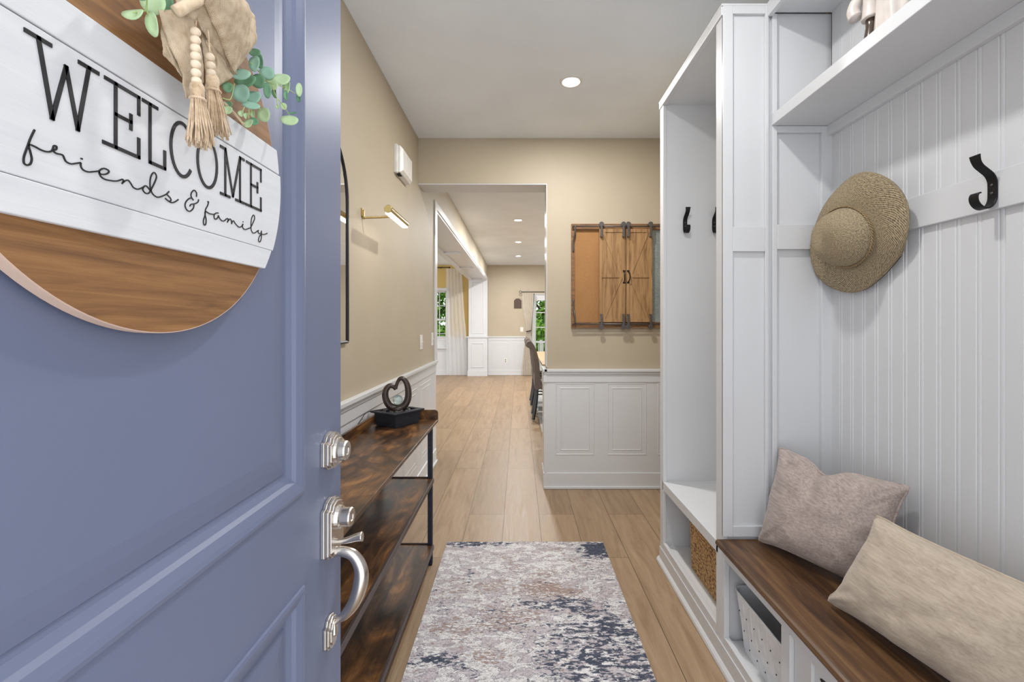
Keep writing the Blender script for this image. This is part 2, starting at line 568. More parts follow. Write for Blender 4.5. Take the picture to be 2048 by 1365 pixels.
        for i in range(n - 1):
            for j in range(4):
                fs.append((4 * i + j, 4 * i + (j + 1) % 4, 4 * i + 4 + (j + 1) % 4, 4 * i + 4 + j))
        self.add(vs, fs, mi)
        return self

    def build(self, name, mats, parent=None, smooth=False, bevel=0.0, solid=0.0, sub=0, fix=True, loc=None):
        me = bpy.data.meshes.new(name)
        if parent is not None:
            o0 = WL[parent.name]
        elif loc is not None:
            o0 = Vector(loc)
        else:
            o0 = Vector((0, 0, 0))
        me.from_pydata([(p[0] - o0[0], p[1] - o0[1], p[2] - o0[2]) for p in self.v], [], self.f)
        if not isinstance(mats, (list, tuple)):
            mats = [mats]
        for m in mats:
            me.materials.append(m)
        for p, i in zip(me.polygons, self.mi):
            p.material_index = i
            p.use_smooth = smooth
        if self.uv:
            ul = me.uv_layers.new(name='UVMap')
            for pi, uvs in self.uv.items():
                for li, q in zip(me.polygons[pi].loop_indices, uvs):
                    ul.data[li].uv = q
        me.validate()
        if fix:
            import bmesh
            bm = bmesh.new(); bm.from_mesh(me)
            bmesh.ops.recalc_face_normals(bm, faces=bm.faces)
            bm.to_mesh(me); bm.free()
        me.update()
        ob = bpy.data.objects.new(name, me)
        COL.objects.link(ob)
        if parent is not None:
            ob.parent = parent
        else:
            ob.location = o0
        WL[ob.name] = Vector(o0)
        if bevel:
            m = ob.modifiers.new('bevel', 'BEVEL'); m.width = bevel; m.segments = 2; m.limit_method = 'ANGLE'; m.angle_limit = math.radians(40)
        if solid:
            m = ob.modifiers.new('solid', 'SOLIDIFY'); m.thickness = solid; m.offset = 0
        if sub:
            m = ob.modifiers.new('sub', 'SUBSURF'); m.levels = sub; m.render_levels = sub
        return ob


def thing(name, label, cat, loc=(0, 0, 0), group=None):
    o = bpy.data.objects.new(name, None)
    o.empty_display_size = 0.1
    COL.objects.link(o)
    o.location = loc
    WL[o.name] = Vector(loc)
    o['label'] = label; o['category'] = cat
    if group:
        o['group'] = group
    return o


def tag(o, label, cat, group=None):
    o['label'] = label; o['category'] = cat
    if group:
        o['group'] = group
    return o


def struct(mb, name, mat, **kw):
    o = mb.build(name, mat, **kw)
    o['kind'] = 'structure'
    return o


def copy_tree(o, parent=None):
    c = o.copy(); COL.objects.link(c)
    if parent is not None:
        c.parent = parent
    for ch in list(o.children):
        copy_tree(ch, c)
    return c


def smooth_path(pts, n=6, closed=False):
    """Catmull-Rom through the points"""
    P = [Vector(p) for p in pts]
    out = []
    N = len(P)
    rng = range(N) if closed else range(N - 1)
    for i in rng:
        if closed:
            p0, p1, p2, p3 = P[i - 1], P[i], P[(i + 1) % N], P[(i + 2) % N]
        else:
            p0, p1, p2, p3 = P[max(i - 1, 0)], P[i], P[i + 1], P[min(i + 2, N - 1)]
        for j in range(n):
            t = j / n
            out.append(0.5 * ((2 * p1) + (p2 - p0) * t + (2 * p0 - 5 * p1 + 4 * p2 - p3) * t * t + (3 * p1 - p0 - 3 * p2 + p3) * t ** 3))
    if not closed:
        out.append(P[-1])
    return out


# =================================================================== THE SETTING
XL, YB, YF, ZC = -0.788, 3.52, 11.2, 2.74
XR = 1.185
FRONT = -0.15

struct(MB().box(-6, 6, -0.2, YF + 0.15, -0.1, 0), 'floor', M['floor'])
struct(MB().box(-6, 6, -0.2, YF + 0.15, ZC, ZC + 0.12), 'ceiling', M['ceiling'])

# left wall with the long cased opening to the next room
struct(MB().box(-1.22, XL, FRONT, 4.19, 0, ZC).box(-1.22, XL, 4.19, YF, 2.385, ZC).box(-1.22, XL, 11.06, YF, 0, 2.385),
       'wall_left', M['wall'])
b = MB()
b.box(XL, XL + 0.013, 4.17, 4.27, 0.945, 2.435)           # near casing
b.box(XL, XL + 0.013, 4.27, 11.05, 2.37, 2.435)           # head casing
b.box(XL, XL + 0.013, 11.05, 11.185, 0, 2.435)            # far casing
b.box(-1.22, XL + 0.002, 4.24, 4.262, 0, 2.37)
struct(b, 'trim_1', M['white'], bevel=0.002)
# soffit of the opening with recessed panels
b = MB()
b.box(-1.22, XL, 4.2, 11.06, 2.376, 2.384)
b.box(-1.23, -1.14, 4.2, 11.05, 2.350, 2.376).box(-0.87, XL + 0.001, 4.2, 11.05, 2.350, 2.376)
for y in (4.35, 6.83, 8.67, 10.9):
    b.box(-1.14, -0.87, y, y + 0.13, 2.350, 2.376)
struct(b, 'trim_2', M['white'], bevel=0.002)
# end pier of the opening, panelled
b = MB()
b.box(-1.235, XL + 0.002, 11.03, 11.06, 0.97, 2.37)
b.rings((-1.17, -0.85, 1.03, 2.30), [(0, 0), (0.012, 0.010), (0.026, 0.010), (0.034, 0.0)], lambda a, c, d: (a, 11.03 - d, c), fill=False)
b.box(-1.25, XL + 0.012, 11.0, 11.06, 0, 0.94)
b.rings((-1.17, -0.85, 0.20, 0.82), [(0, 0), (0.012, 0.010), (0.026, 0.010), (0.034, 0.0)], lambda a, c, d: (a, 11.0 - d, c), fill=False)
b.box(-1.27, XL + 0.03, 10.98, 11.06, 0.94, 0.97)
b.box(-1.26, XL + 0.02, 10.985, 11.06, 0, 0.13)
struct(b, 'trim_3', M['white'], bevel=0.002)

# foyer back wall: header over the passage, solid part at the right
struct(MB().box(XL, 0.219, YB, 3.74, 2.386, ZC).box(0.219, 6.0, YB, 3.74, 0, ZC), 'wall_back', M['wall'])
struct(MB().box(XL, 0.219, YB + 0.003, 3.737, 2.378, 2.386).box(0.214, 0.219, YB + 0.003, 3.737, 0.95, 2.379), 'trim_4', M['white'])
# right wall behind the lockers
struct(MB().box(XR, XR + 0.12, FRONT, YB, 0, ZC), 'wall_right', M['wall'])

# far wall with a window (left room) and a patio door
b = MB()
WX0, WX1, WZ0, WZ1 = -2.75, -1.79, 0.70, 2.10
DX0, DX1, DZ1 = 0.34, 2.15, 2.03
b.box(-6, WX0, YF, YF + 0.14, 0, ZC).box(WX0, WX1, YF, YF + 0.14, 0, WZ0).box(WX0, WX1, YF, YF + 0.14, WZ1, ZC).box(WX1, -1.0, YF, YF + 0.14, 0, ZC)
struct(b, 'wall_far_left', M['wall_warm_lit'])
b = MB()
b.box(-1.0, DX0, YF, YF + 0.14, 0, ZC).box(DX0, DX1, YF, YF + 0.14, DZ1, ZC).box(DX1, 6, YF, YF + 0.14, 0, ZC)
struct(b, 'wall_far', M['wall'])


def wainscot(name, put, spans, z_rail=0.945, base=0.125, a_range=None, frames=(0.20, 0.80)):
    """put(a, z, d): a along the wall, d out of the wall"""
    def bx(mb, a0, a1, z0, z1, d0, d1):
        p, q = put(a0, z0, d0), put(a1, z1, d1)
        mb.box(p[0], q[0], p[1], q[1], p[2], q[2])
    a0, a1 = a_range
    m = MB()
    bx(m, a0, a1, 0, z_rail - 0.02, 0, 0.010)
    for s0, s1 in spans:
        for k_, g in ((0, 0), (1, 0.036)):
            m.rings((s0 + g, s1 - g, frames[0] + g, frames[1] - g), [(0, 0.010), (0.003, 0.0125), (0.007, 0.0125), (0.010, 0.010)],
                    lambda a, c, d: put(a, c, d), fill=False)
    struct(m, name[0], M['white'], bevel=0.0)
    m = MB()
    bx(m, a0, a1, z_rail - 0.022, z_rail, 0, 0.034)
    bx(m, a0, a1, z_rail - 0.045, z_rail - 0.022, 0, 0.022)
    bx(m, a0, a1, z_rail - 0.105, z_rail - 0.045, 0, 0.016)
    struct(m, name[1], M['white'], bevel=0.003)
    m = MB()
    bx(m, a0, a1, 0.004, base, 0.0, 0.018)
    bx(m, a0, a1, 0.002, 0.022, 0.0, 0.030)
    struct(m, name[2], M['white'], bevel=0.003)


wainscot(('trim_5', 'trim_6', 'baseboard_left'), lambda a, z, d: (XL + d, a, z),
         [(0.2 + i * 0.56, 0.2 + i * 0.56 + 0.42) for i in range(7)], a_range=(FRONT, 4.20))
wainscot(('trim_7', 'trim_8', 'baseboard_back'), lambda a, z, d: (a, YB - d, z),
         [(0.284, 0.587), (0.686, 0.993), (1.082, 1.17)], z_rail=0.935, a_range=(0.195, 1.165), frames=(0.262, 0.825))
# the short return of that wainscot inside the passage
b = MB()
b.box(0.196, 0.219, YB - 0.004, 3.76, 0.004, 0.9135).box(0.185, 0.219, YB - 0.034, 3.77, 0.913, 0.935).box(0.19, 0.219, YB - 0.02, 3.765, 0.83, 0.89).box(0.19, 0.219, YB - 0.02, 3.765, 0.002, 0.125)
struct(b, 'trim_9', M['white'], bevel=0.002)
wainscot(('trim_10', 'trim_11', 'baseboard_far'), lambda a, z, d: (a, YF - d, z),
         [(-0.68, -0.24), (-0.12, 0.27)], z_rail=0.965, a_range=(-0.77, 0.33))
wainscot(('trim_12', 'trim_13', 'baseboard_far_left'), lambda a, z, d: (a, YF - d, z),
         [(-2.7, -2.3), (-2.2, -1.8), (-1.7, -1.32)], z_rail=0.965, a_range=(-3.6, -1.24), frames=(0.2, 0.62))
b = MB().box(WX1, WX1 + 0.07, YF - 0.03, YF, 0.66, 2.17).box(WX0 - 0.07, WX0, YF - 0.03, YF, 0.66, 2.17).box(WX0 - 0.07, WX1 + 0.07, YF - 0.03, YF, 2.10, 2.17).box(WX0 - 0.1, WX1 + 0.1, YF - 0.07, YF, 0.66, 0.70)
struct(b, 'trim_14', M['white'], bevel=0.002)

# window in the left room
win = thing('window_1', 'white sash window behind the sheer curtain', 'window', (-2.27, YF + 0.07, WZ0)); win['kind'] = 'structure'
b = MB()
for z0, z1, y in ((WZ0, 1.40, 0.05), (1.36, WZ1, 0.08)):
    b.box(WX0, WX0 + 0.05, YF + y, YF + y + 0.03, z0, z1).box(WX1 - 0.05, WX1, YF + y, YF + y + 0.03, z0, z1)
    b.box(WX0, WX1, YF + y, YF + y + 0.03, z0, z0 + 0.04).box(WX0, WX1, YF + y, YF + y + 0.03, z1 - 0.04, z1)
b.build('sash', M['white'], win)
b = MB()
for x in (-2.51, -2.27, -1.99):
    b.box(x - 0.008, x + 0.008, YF + 0.062, YF + 0.075, WZ0 + 0.04, WZ1 - 0.04)
for z in (1.03, 1.73):
    b.box(WX0 + 0.05, WX1 - 0.05, YF + 0.062, YF + 0.075, z - 0.008, z + 0.008)
b.build('muntins', M['white'], win)
MB().box(WX0 + 0.05, WX1 - 0.05, YF + 0.066, YF + 0.070, WZ0 + 0.04, WZ1 - 0.04).build('pane', M['glass'], win)
# patio door
pd = thing('door_2', 'white glazed patio door seen at the end of the passage', 'door', (1.24, YF + 0.07, 0)); pd['kind'] = 'structure'
b = MB()
b.box(DX0, DX0 + 0.045, YF + 0.0, YF + 0.12, 0, DZ1).box(DX1 - 0.045, DX1, YF, YF + 0.12, 0, DZ1).box(DX0, DX1, YF, YF + 0.12, 1.86, DZ1)
b.box(DX0, DX1, YF + 0.0, YF + 0.12, 0, 0.10).box(1.2, 1.29, YF + 0.04, YF + 0.1, 0.1, 1.86)
b.build('frame', M['white'], pd, bevel=0.002)
b = MB()
for x in (0.68, 0.98, 1.5, 1.8):
    b.box(x - 0.01, x + 0.01, YF + 0.05, YF + 0.07, 0.1, 1.86)
for z in (0.45, 0.82, 1.19, 1.56):
    b.box(DX0, DX1, YF + 0.05, YF + 0.07, z - 0.01, z + 0.01)
b.build('muntins', M['white'], pd)
MB().box(DX0 + 0.04, DX1 - 0.04, YF + 0.058, YF + 0.062, 0.1, 1.86).build('pane', M['glass'], pd)

# outside: lawn, deck rail, trees
struct(MB().box(-40, 40, YF + 0.16, 60, -0.9, -0.8), 'lawn', M['grass'])
rl = thing('deck_railing', 'white deck railing outside the patio door', 'railing', (1.2, 13.2, -0.8))
b = MB().box(-1, 4, 13.15, 13.22, 0.72, 0.77).box(-1, 4, 13.16, 13.2, -0.1, -0.05)
b.build('rail', M['deck'], rl)
b = MB()
for i in range(38):
    b.box(-1 + i * 0.13, -0.97 + i * 0.13, 13.17, 13.2, -0.1, 0.72)
for x in (-1, 0.6, 2.2, 3.9):
    b.box(x, x + 0.09, 13.14, 13.23, -0.8, 0.8)
b.build('balusters', M['deck'], rl)


def make_tree(name, label, loc, h, rad, n, leafm, seed, group='trees beyond the windows'):
    rnd = random.Random(seed)
    t = thing(name, label, 'tree', loc, group)
    x0, y0, z0 = loc
    b = MB()
    b.tube([(x0, y0, z0), (x0 + 0.1, y0, z0 + h * 0.4), (x0, y0 + 0.1, z0 + h * 0.8)], [0.16, 0.12, 0.05])
    for i in range(7):
        a = rnd.uniform(0, 6.28)
        zz = z0 + h * rnd.uniform(0.3, 0.65)
        b.tube([(x0, y0, zz), (x0 + math.cos(a) * rad * .7, y0 + math.sin(a) * rad * .7, zz + h * .2)], [0.06, 0.02], 6)
    b.build('trunk', M['bark'], t, smooth=True)
    b = MB()
    blobs = [(x0 + rnd.uniform(-rad, rad) * .65, y0 + rnd.uniform(-rad, rad) * .65, z0 + h * rnd.uniform(0.12, 0.95), rad * rnd.uniform(.3, .55)) for _ in range(34)]
    for _ in range(n):
        bx_, by_, bz_, br_ = rnd.choice(blobs)
        d = Vector((rnd.gauss(0, 1), rnd.gauss(0, 1), rnd.gauss(0, 1))).normalized()
        c = Vector((bx_, by_, bz_)) + d * br_ * rnd.uniform(0.75, 1.05)
        nrm = (d + Vector((rnd.uniform(-.7, .7), rnd.uniform(-.7, .7), rnd.uniform(-.2, .9)))).normalized()
        a = nrm.orthogonal().normalized(); e = nrm.cross(a)
        s = rnd.uniform(0.06, 0.12)
        b.add([c - a * s, c - e * s * .6, c + a * s, c + e * s * .6], [(0, 1, 2, 3)], 0 if rnd.random() < .6 else 1)
    b.build('foliage', leafm, t, fix=False)
    return t


make_tree('leafy_tree', 'broad bright green tree filling the patio door view', (1.2, 17.6, -0.8), 6.5, 2.0, 9000, [M['leaf2'], M['leaf1']], 3)
make_tree('leafy_tree', 'dark green tree at the back right beyond the patio door', (5.4, 23.5, -0.8), 8.5, 2.6, 6000, [M['leaf1'], M['leaf2']], 4)
make_tree('leafy_tree', 'bright green tree seen through the sash window', (-3.45, 17.6, -0.8), 6.0, 2.0, 9000, [M['leaf2'], M['leaf1']], 5)
make_tree('leafy_tree', 'tall dark tree behind the sash window tree', (-6.6, 23.0, -0.8), 9.0, 2.6, 6000, [M['leaf1'], M['leaf2']], 6)
make_tree('leafy_tree', 'dark tree at the back between window and patio door', (-1.5, 24.5, -0.8), 9.0, 2.4, 7000, [M['leaf1'], M['leaf2']], 8)
make_tree('garden_bush', 'low yellow-green bush under the sash window view', (-2.85, 14.4, -0.8), 2.2, 0.75, 4500, [M['leaf2'], M['leaf2']], 9, 'bushes outside')
make_tree('garden_bush', 'low yellow-green bush beyond the deck railing', (0.9, 14.5, -0.8), 2.0, 0.75, 4500, [M['leaf2'], M['leaf2']], 10, 'bushes outside')

# =================================================================== FRONT DOOR
XD, YE, YH = -0.337, 0.85, -0.06
TH = 0.044
Z1T, Z1B, Z2T, Z2B = 1.905, 1.027, 0.882, 0.20
PY0, PY1 = 0.085, 0.7045
b = MB()
b.box(XD - TH, XD - 0.014, YH, YE, 0.012, 2.04)
for y0, y1, z0, z1 in ((YH, PY0, 0.012, 2.04), (PY1, YE, 0.012, 2.04), (PY0, PY1, Z1T, 2.04), (PY0, PY1, Z2T, Z1B), (PY0, PY1, 0.012, Z2B)):
    b.box(XD - 0.0145, XD, y0, y1, z0, z1)
prof = [(0, 0.0), (0.001, 0.0035), (0.006, 0.0045), (0.012, 0.003), (0.017, 0.001), (0.022, -0.001), (0.026, -0.006), (0.034, -0.0105), (0.040, -0.0115),
        (0.042, -0.0095), (0.060, -0.0065), (0.075, -0.0050)]
for z0, z1 in ((Z1B, Z1T), (Z2B, Z2T)):
    b.rings((PY0, PY1, z0, z1), prof, lambda a, c, d: (XD + d, a, c))
door = struct(b, 'door_1', M['door'], loc=(XD - TH / 2, YH, 0))
tag(door, 'blue panelled front door standing open at the left', 'door')
# hinges on the far edge of the swing
for z in (0.25, 1.05, 1.85):
    MB().lathe([(0.007, 0), (0.007, 0.09)], (XD - TH - 0.004, YH - 0.006, z), seg=12).build('hinge', M['nickel'], door, smooth=True)


def rosette(mb, yc, zb, zt, w_, x0, steps):
    """stepped plate with an ogee top and bottom, standing off the door"""
    def outline(hw, z0, z1):
        s = hw
        pts = [(-s, z0 + 0.012), (-s * .62, z0 + 0.010), (-s * .5, z0 + 0.003), (0, z0), (s * .5, z0 + 0.003), (s * .62, z0 + 0.010), (s, z0 + 0.012),
               (s, z1 - 0.014), (s * .72, z1 - 0.012), (s * .55, z1 - 0.004), (0, z1), (-s * .55, z1 - 0.004), (-s * .72, z1 - 0.012), (-s, z1 - 0.014)]
        return [(yc + p[0], p[1]) for p in pts]
    x = x0
    for ins, th in steps:
        mb.prism(outline(w_ / 2 - ins, zb + ins, zt - ins), 'x', x, x + th)
        x += th
    return x


# deadbolt
b = MB()
xt = rosette(b, 0.795, 1.034, 1.100, 0.066, XD, [(0, 0.007), (0.002, 0.006), (0.006, 0.004)])
db = b.build('deadbolt', M['nickel'], door, bevel=0.0012)
b = MB()
b.lathe([(0.023, 0), (0.022, 0.004), (0.018, 0.006), (0.017, 0.014), (0.0155, 0.0165), (0.008, 0.0165), (0.008, 0.015)], (xt, 0.797, 1.066), (1, 0, 0), 28)
cy = b.build('key_cylinder', M['nickel'], db, smooth=False)
MB().box(xt + 0.0148, xt + 0.0158, 0.7955, 0.7985, 1.060, 1.072).build('keyhole', M['nickel_dark'], cy)
# handle set: plate, cylinder, thumb latch, grip, foot
b = MB()
xt = rosette(b, 0.795, 0.878, 0.984, 0.066, XD, [(0, 0.007), (0.002, 0.006), (0.006, 0.004)])
hs = b.build('handle_plate', M['nickel'], door, bevel=0.0012)
b = MB()
b.lathe([(0.021, 0), (0.0195, 0.006), (0.0165, 0.008), (0.0165, 0.022), (0.0150, 0.0245), (0.008, 0.0245), (0.008, 0.023)], (xt, 0.797, 0.948), (1, 0, 0), 28)
cy = b.build('key_cylinder', M['nickel'], hs)
MB().box(xt + 0.0228, xt + 0.0238, 0.7955, 0.7985, 0.943, 0.953).build('keyhole', M['nickel_dark'], cy)
pth = smooth_path([(xt - 0.002, 0.795, 0.905), (xt + 0.015, 0.795, 0.907), (xt + 0.032, 0.795, 0.912), (xt + 0.043, 0.795, 0.914)], 5)
MB().tube(pth, [0.004 + 0.0045 * (i / (len(pth) - 1)) for i in range(len(pth))], 10).build('thumb_latch', M['nickel'], hs, smooth=True)
gp = smooth_path([(XD + 0.010, 0.795, 0.886), (XD + 0.024, 0.795, 0.888), (XD + 0.045, 0.795, 0.880), (XD + 0.058, 0.795, 0.856), (XD + 0.056, 0.795, 0.826),
                  (XD + 0.046, 0.795, 0.798), (XD + 0.030, 0.795, 0.776), (XD + 0.017, 0.795, 0.766), (XD + 0.010, 0.795, 0.758), (XD + 0.009, 0.795, 0.742)], 6)
n_ = len(gp)
rr = [0.0085 + 0.004 * math.exp(-((i / n_ - .42) / .2) ** 2) - 0.0035 * math.exp(-((i / n_ - .80) / .13) ** 2) for i in range(n_)]
MB().tube(gp, rr, 14, sx=0.95).build('grip', M['nickel'], hs, smooth=True)
b = MB()
rosette(b, 0.795, 0.716, 0.776, 0.046, XD, [(0, 0.005), (0.003, 0.004), (0.008, 0.003)])
b.build('handle_foot', M['nickel'], door, bevel=0.0012)

# =================================================================== WELCOME SIGN
XS = -0.320                       # face of the white boards
SC = (0.412, 1.470, 0.188)
sign = thing('welcome_sign', 'round wooden welcome sign with white boards, burlap bow and greenery on the blue door', 'sign', (XD, SC[0], SC[1]))
b = MB().lathe([(SC[2] - .001, 0.0106), (SC[2] - .001, 0.011)], (XD + 0.001, SC[0], SC[1]), (1, 0, 0), 128)
b.lathe([(SC[2], 0), (SC[2], 0.0106)], (XD + 0.001, SC[0], SC[1]), (1, 0, 0), 128, mi=1)
disc = b.build('round_backboard', [M['signwood'], M['signedge']], sign)


def arc_board(z0, z1, r, x0, x1):
    pts = []
    zs = [z0 + (z1 - z0) * i / 16 for i in range(17)]
    f = lambda z: math.sqrt(max(r * r - (z - SC[1]) ** 2, 0))
    pts = [(SC[0] + f(z), z) for z in zs] + [(SC[0] - f(z), z) for z in reversed(zs)]
    return MB().prism(pts, 'x', x0, x1)


arc_board(1.4895, 1.520, 0.1905, XD + 0.012, XS - 0.0005).build('white_board', M['signwhite'], sign, bevel=0.0008)
mid = arc_board(1.3855, 1.4885, 0.1945, XD + 0.012, XS - 0.001).build('white_board', M['signwhite'], sign, bevel=0.0008)
arc_board(1.3600, 1.3848, 0.1905, XD + 0.012, XS).build('white_board', M['signwhite'], sign, bevel=0.0008)

E_ = [[(0.05, 1), (1, 1), (1, 0.72)], [(0, 0), (1, 0), (1, 0.30)], [(.32, 0), (.32, 1)], [(.32, .52), (.76, .52)], [(.76, .63), (.76, .41)]]
ell = lambda a0, a1, n: [(.5 + .5 * math.cos(math.radians(a0 + (a1 - a0) * i / n)), .5 + .5 * math.sin(math.radians(a0 + (a1 - a0) * i / n))) for i in range(n + 1)]
LET = {
    'W': [[(0, 1), (.30, 1)], [(.15, 1), (.33, 0.02), (.52, .82), (.69, 0.02), (.86, 1)], [(.72, 1), (1, 1)]],
    'E': E_,
    'L': [[(0, 1), (.62, 1)], [(.30, 1), (.30, 0), (1, 0), (1, .30)]],
    'C': [ell(38, 322, 28), [(.90, .78), (.90, .98)]],
    'O': [ell(0, 360, 32)],
    'M': [[(0, 0), (.36, 0)], [(.18, 0), (.18, 1), (.5, .05), (.82, 1), (.82, 0)], [(.64, 0), (1, 0)], [(0, 1), (.18, 1)], [(.82, 1), (1, 1)]],
}
slots = [('W', .2927, .3424), ('E', .3475, .3794), ('L', .3840, .4073), ('C', .4145, .4424), ('O', .4490, .4776), ('M', .4840, .5245), ('E', .5285, .5590)]
for ch, y0, y1 in slots:
    b = MB()
    for s in LET[ch]:
        pts = []
        if len(s) > 8:
            pts = [(y0 + p[0] * (y1 - y0), 1.431 + p[1] * 0.0505) for p in s]
            b.stroke(pts, 0.0031, XS - 0.0012, XS - 0.0002)
        else:
            for p, q in zip(s, s[1:]):
                P0, P1 = Vector((y0 + p[0] * (y1 - y0), 1.431 + p[1] * 0.0505)), Vector((y0 + q[0] * (y1 - y0), 1.431 + q[1] * 0.0505))
                d = (P1 - P0).normalized() * 0.0013
                b.stroke([tuple(P0 - d), tuple(P1 + d)], 0.0029, XS - 0.0012, XS - 0.0002)
    b.build('letter_' + ch.lower(), M['ink'], mid)


def scr(ox, oy, pts):
    out = []
    for p in pts:
        q = at(ox + p[0] / 10.24, oy + p[1] / 10.24, X=XS)
        out.append((q[1], q[2], 0))
    return [(p.x, p.y) for p in smooth_path(out, 5)]


A_, B_, C_ = (40, 240), (180, 320), (360, 370)
words_ = {
    'friends_script': [
        (A_, [(320, 200), (270, 300), (225, 400), (190, 500), (150, 610), (100, 760), (100, 880), (160, 925), (230, 900), (260, 800), (230, 650), (195, 520), (235, 510), (320, 545), (450, 615), (560, 650), (650, 645), (690, 600), (715, 530), (765, 545), (760, 600), (700, 630), (760, 685), (850, 705), (900, 730), (930, 800), (970, 860), (1060, 900), (1160, 890), (1262, 875)]),
        (A_, [(1262, 875), (1268, 960), (1320, 1030), (1420, 1065), (1520, 1060), (1634, 1048)]),
        (A_, [(1262, 790), (1300, 800)]),
        (B_, [(200, 230), (225, 285), (310, 297), (385, 270), (400, 220), (300, 175), (215, 215), (205, 260), (240, 340), (330, 400), (480, 430), (580, 430), (680, 395)]),
        (B_, [(680, 395), (702, 430), (670, 490)]),
        (B_, [(690, 465), (740, 425), (800, 420), (850, 480), (900, 560), (980, 600), (1050, 585), (1100, 560)]),
        (B_, [(1250, 640), (1210, 575), (1150, 530), (1100, 580), (1110, 640), (1170, 690), (1230, 670), (1270, 600), (1330, 480), (1375, 360), (1360, 290), (1320, 260), (1270, 320), (1245, 440), (1255, 600), (1310, 710), (1400, 765), (1500, 740), (1580, 700), (1635, 645)]),
        (B_, [(1580, 700), (1650, 770), (1675, 820), (1650, 850)]),
        (B_, [(1555, 785), (1610, 835), (1690, 875), (1760, 855), (1825, 810)])],
    'ampersand_script': [
        (C_, [(350, 245), (350, 160), (300, 110), (245, 170), (245, 250), (290, 315)]),
        (C_, [(265, 270), (200, 280), (135, 350), (118, 430), (155, 515), (220, 540), (285, 480), (300, 405)]),
        (C_, [(215, 440), (240, 400), (320, 385), (380, 350), (395, 300)])],
    'family_script': [
        (C_, [(575, 345), (598, 350), (575, 430), (535, 510), (525, 620), (495, 720), (498, 800), (520, 825), (543, 795), (547, 700), (525, 600), (530, 545), (560, 555), (620, 590), (710, 605)]),
        (C_, [(800, 580), (760, 575), (715, 610), (715, 680), (748, 705), (785, 670), (800, 630), (820, 680), (870, 735), (920, 735), (960, 700), (990, 690), (1000, 720), (980, 770)]),
        (C_, [(985, 760), (1005, 725), (1040, 700), (1065, 740), (1070, 805)]),
        (C_, [(1070, 790), (1085, 750), (1110, 740), (1150, 800), (1220, 865), (1270, 850), (1303, 800)]),
        (C_, [(1303, 800), (1292, 860), (1320, 905), (1360, 912), (1420, 890), (1460, 870), (1500, 790), (1537, 700), (1535, 640), (1512, 620), (1480, 680), (1465, 800), (1470, 920), (1500, 980), (1540, 985), (1590, 950), (1620, 930)]),
        (C_, [(1299, 752), (1308, 762)]),
        (C_, [(1620, 930), (1610, 970), (1640, 1000), (1670, 985), (1680, 940)]),
        (C_, [(1680, 940), (1678, 1060), (1665, 1140), (1640, 1170), (1618, 1140), (1635, 1060), (1680, 1015), (1740, 1015), (1800, 990)])],
}
for nm, strokes in words_.items():
    b = MB()
    for (o_, pts) in strokes:
        b.stroke(scr(*o_, pts), 0.00105, XS - 0.0012, XS - 0.0003)
    b.build(nm, M['ink'], mid)


# burlap bow: puffed sheets
def sheet(name, q, bulge, seed, wav=0.002, n=26):
    """q: four corners (points); bulges out towards the room"""
    q = [Vector(p) for p in q]

    def fn(s, t):
        p = q[0].lerp(q[1], s).lerp(q[3].lerp(q[2], s), t)
        k_ = math.sin(PI * s) ** 0.7 * math.sin(PI * t) ** 0.7 if 0 < s < 1 and 0 < t < 1 else 0
        w_ = noise.noise(Vector((s * 2.3 + seed, t * 2.3, seed))) * wav * 2.0
        e_ = (noise.noise(Vector((s * 9, t * 9, seed))) * 0.0015)
        return (p.x + bulge * k_ + w_, p.y + e_, p.z + e_)
    b_ = MB().grid(fn, n, n, uv=True)
    return b_.build(name, M['burlap'], sign, smooth=True, solid=0.0014, fix=False)


sheet('bow_tail', [at(317, 20, X=-0.292), at(380, 20, X=-0.288), at(408, 165, X=-0.300), at(375, 198, X=-0.302)], 0.006, 1)
sheet('bow_tail', [at(316, 24, X=-0.2985), at(352, 26, X=-0.294), at(378, 175, X=-0.303), at(328, 108, X=-0.300)], 0.004, 2)
sheet('bow_loop', [at(394, -12, X=-0.284), at(440, -20, X=-0.284), at(470, 150, X=-0.304), at(400, 60, X=-0.292)], 0.006, 9)
sheet('bow_loop', [at(395, -30, X=-0.276), at(430, -60, X=-0.280), at(507, 32, X=-0.300), at(468, 148, X=-0.300)], 0.018, 3)
sheet('bow_loop', [at(395, -20, X=-0.280), at(509, 34, X=-0.303), at(506, 92, X=-0.303), at(467, 150, X=-0.302)], 0.012, 5)
sheet('bow_tail', [at(405, 60, X=-0.296), at(424, 92, X=-0.296), at(464, 152, X=-0.303), at(412, 196, X=-0.306)], 0.004, 7)
sheet('bow_loop', [at(350, -60, X=-0.285), at(396, -70, X=-0.274), at(392, 44, X=-0.278), at(356, 22, X=-0.284)], 0.010, 11)
b = MB()
for (a_, c_) in (((351, 24), (396, 0)), ((368, -12), (396, -30))):
    p0, p1 = at(*a_, X=-0.278), at(*c_, X=-0.272)
    b.tube(smooth_path([p0, (p0 + p1) / 2 + Vector((0.004, 0, 0.002)), p1], 6), 0.0045, 10)
b.build('bow_knot', M['burlap'], sign, smooth=True)

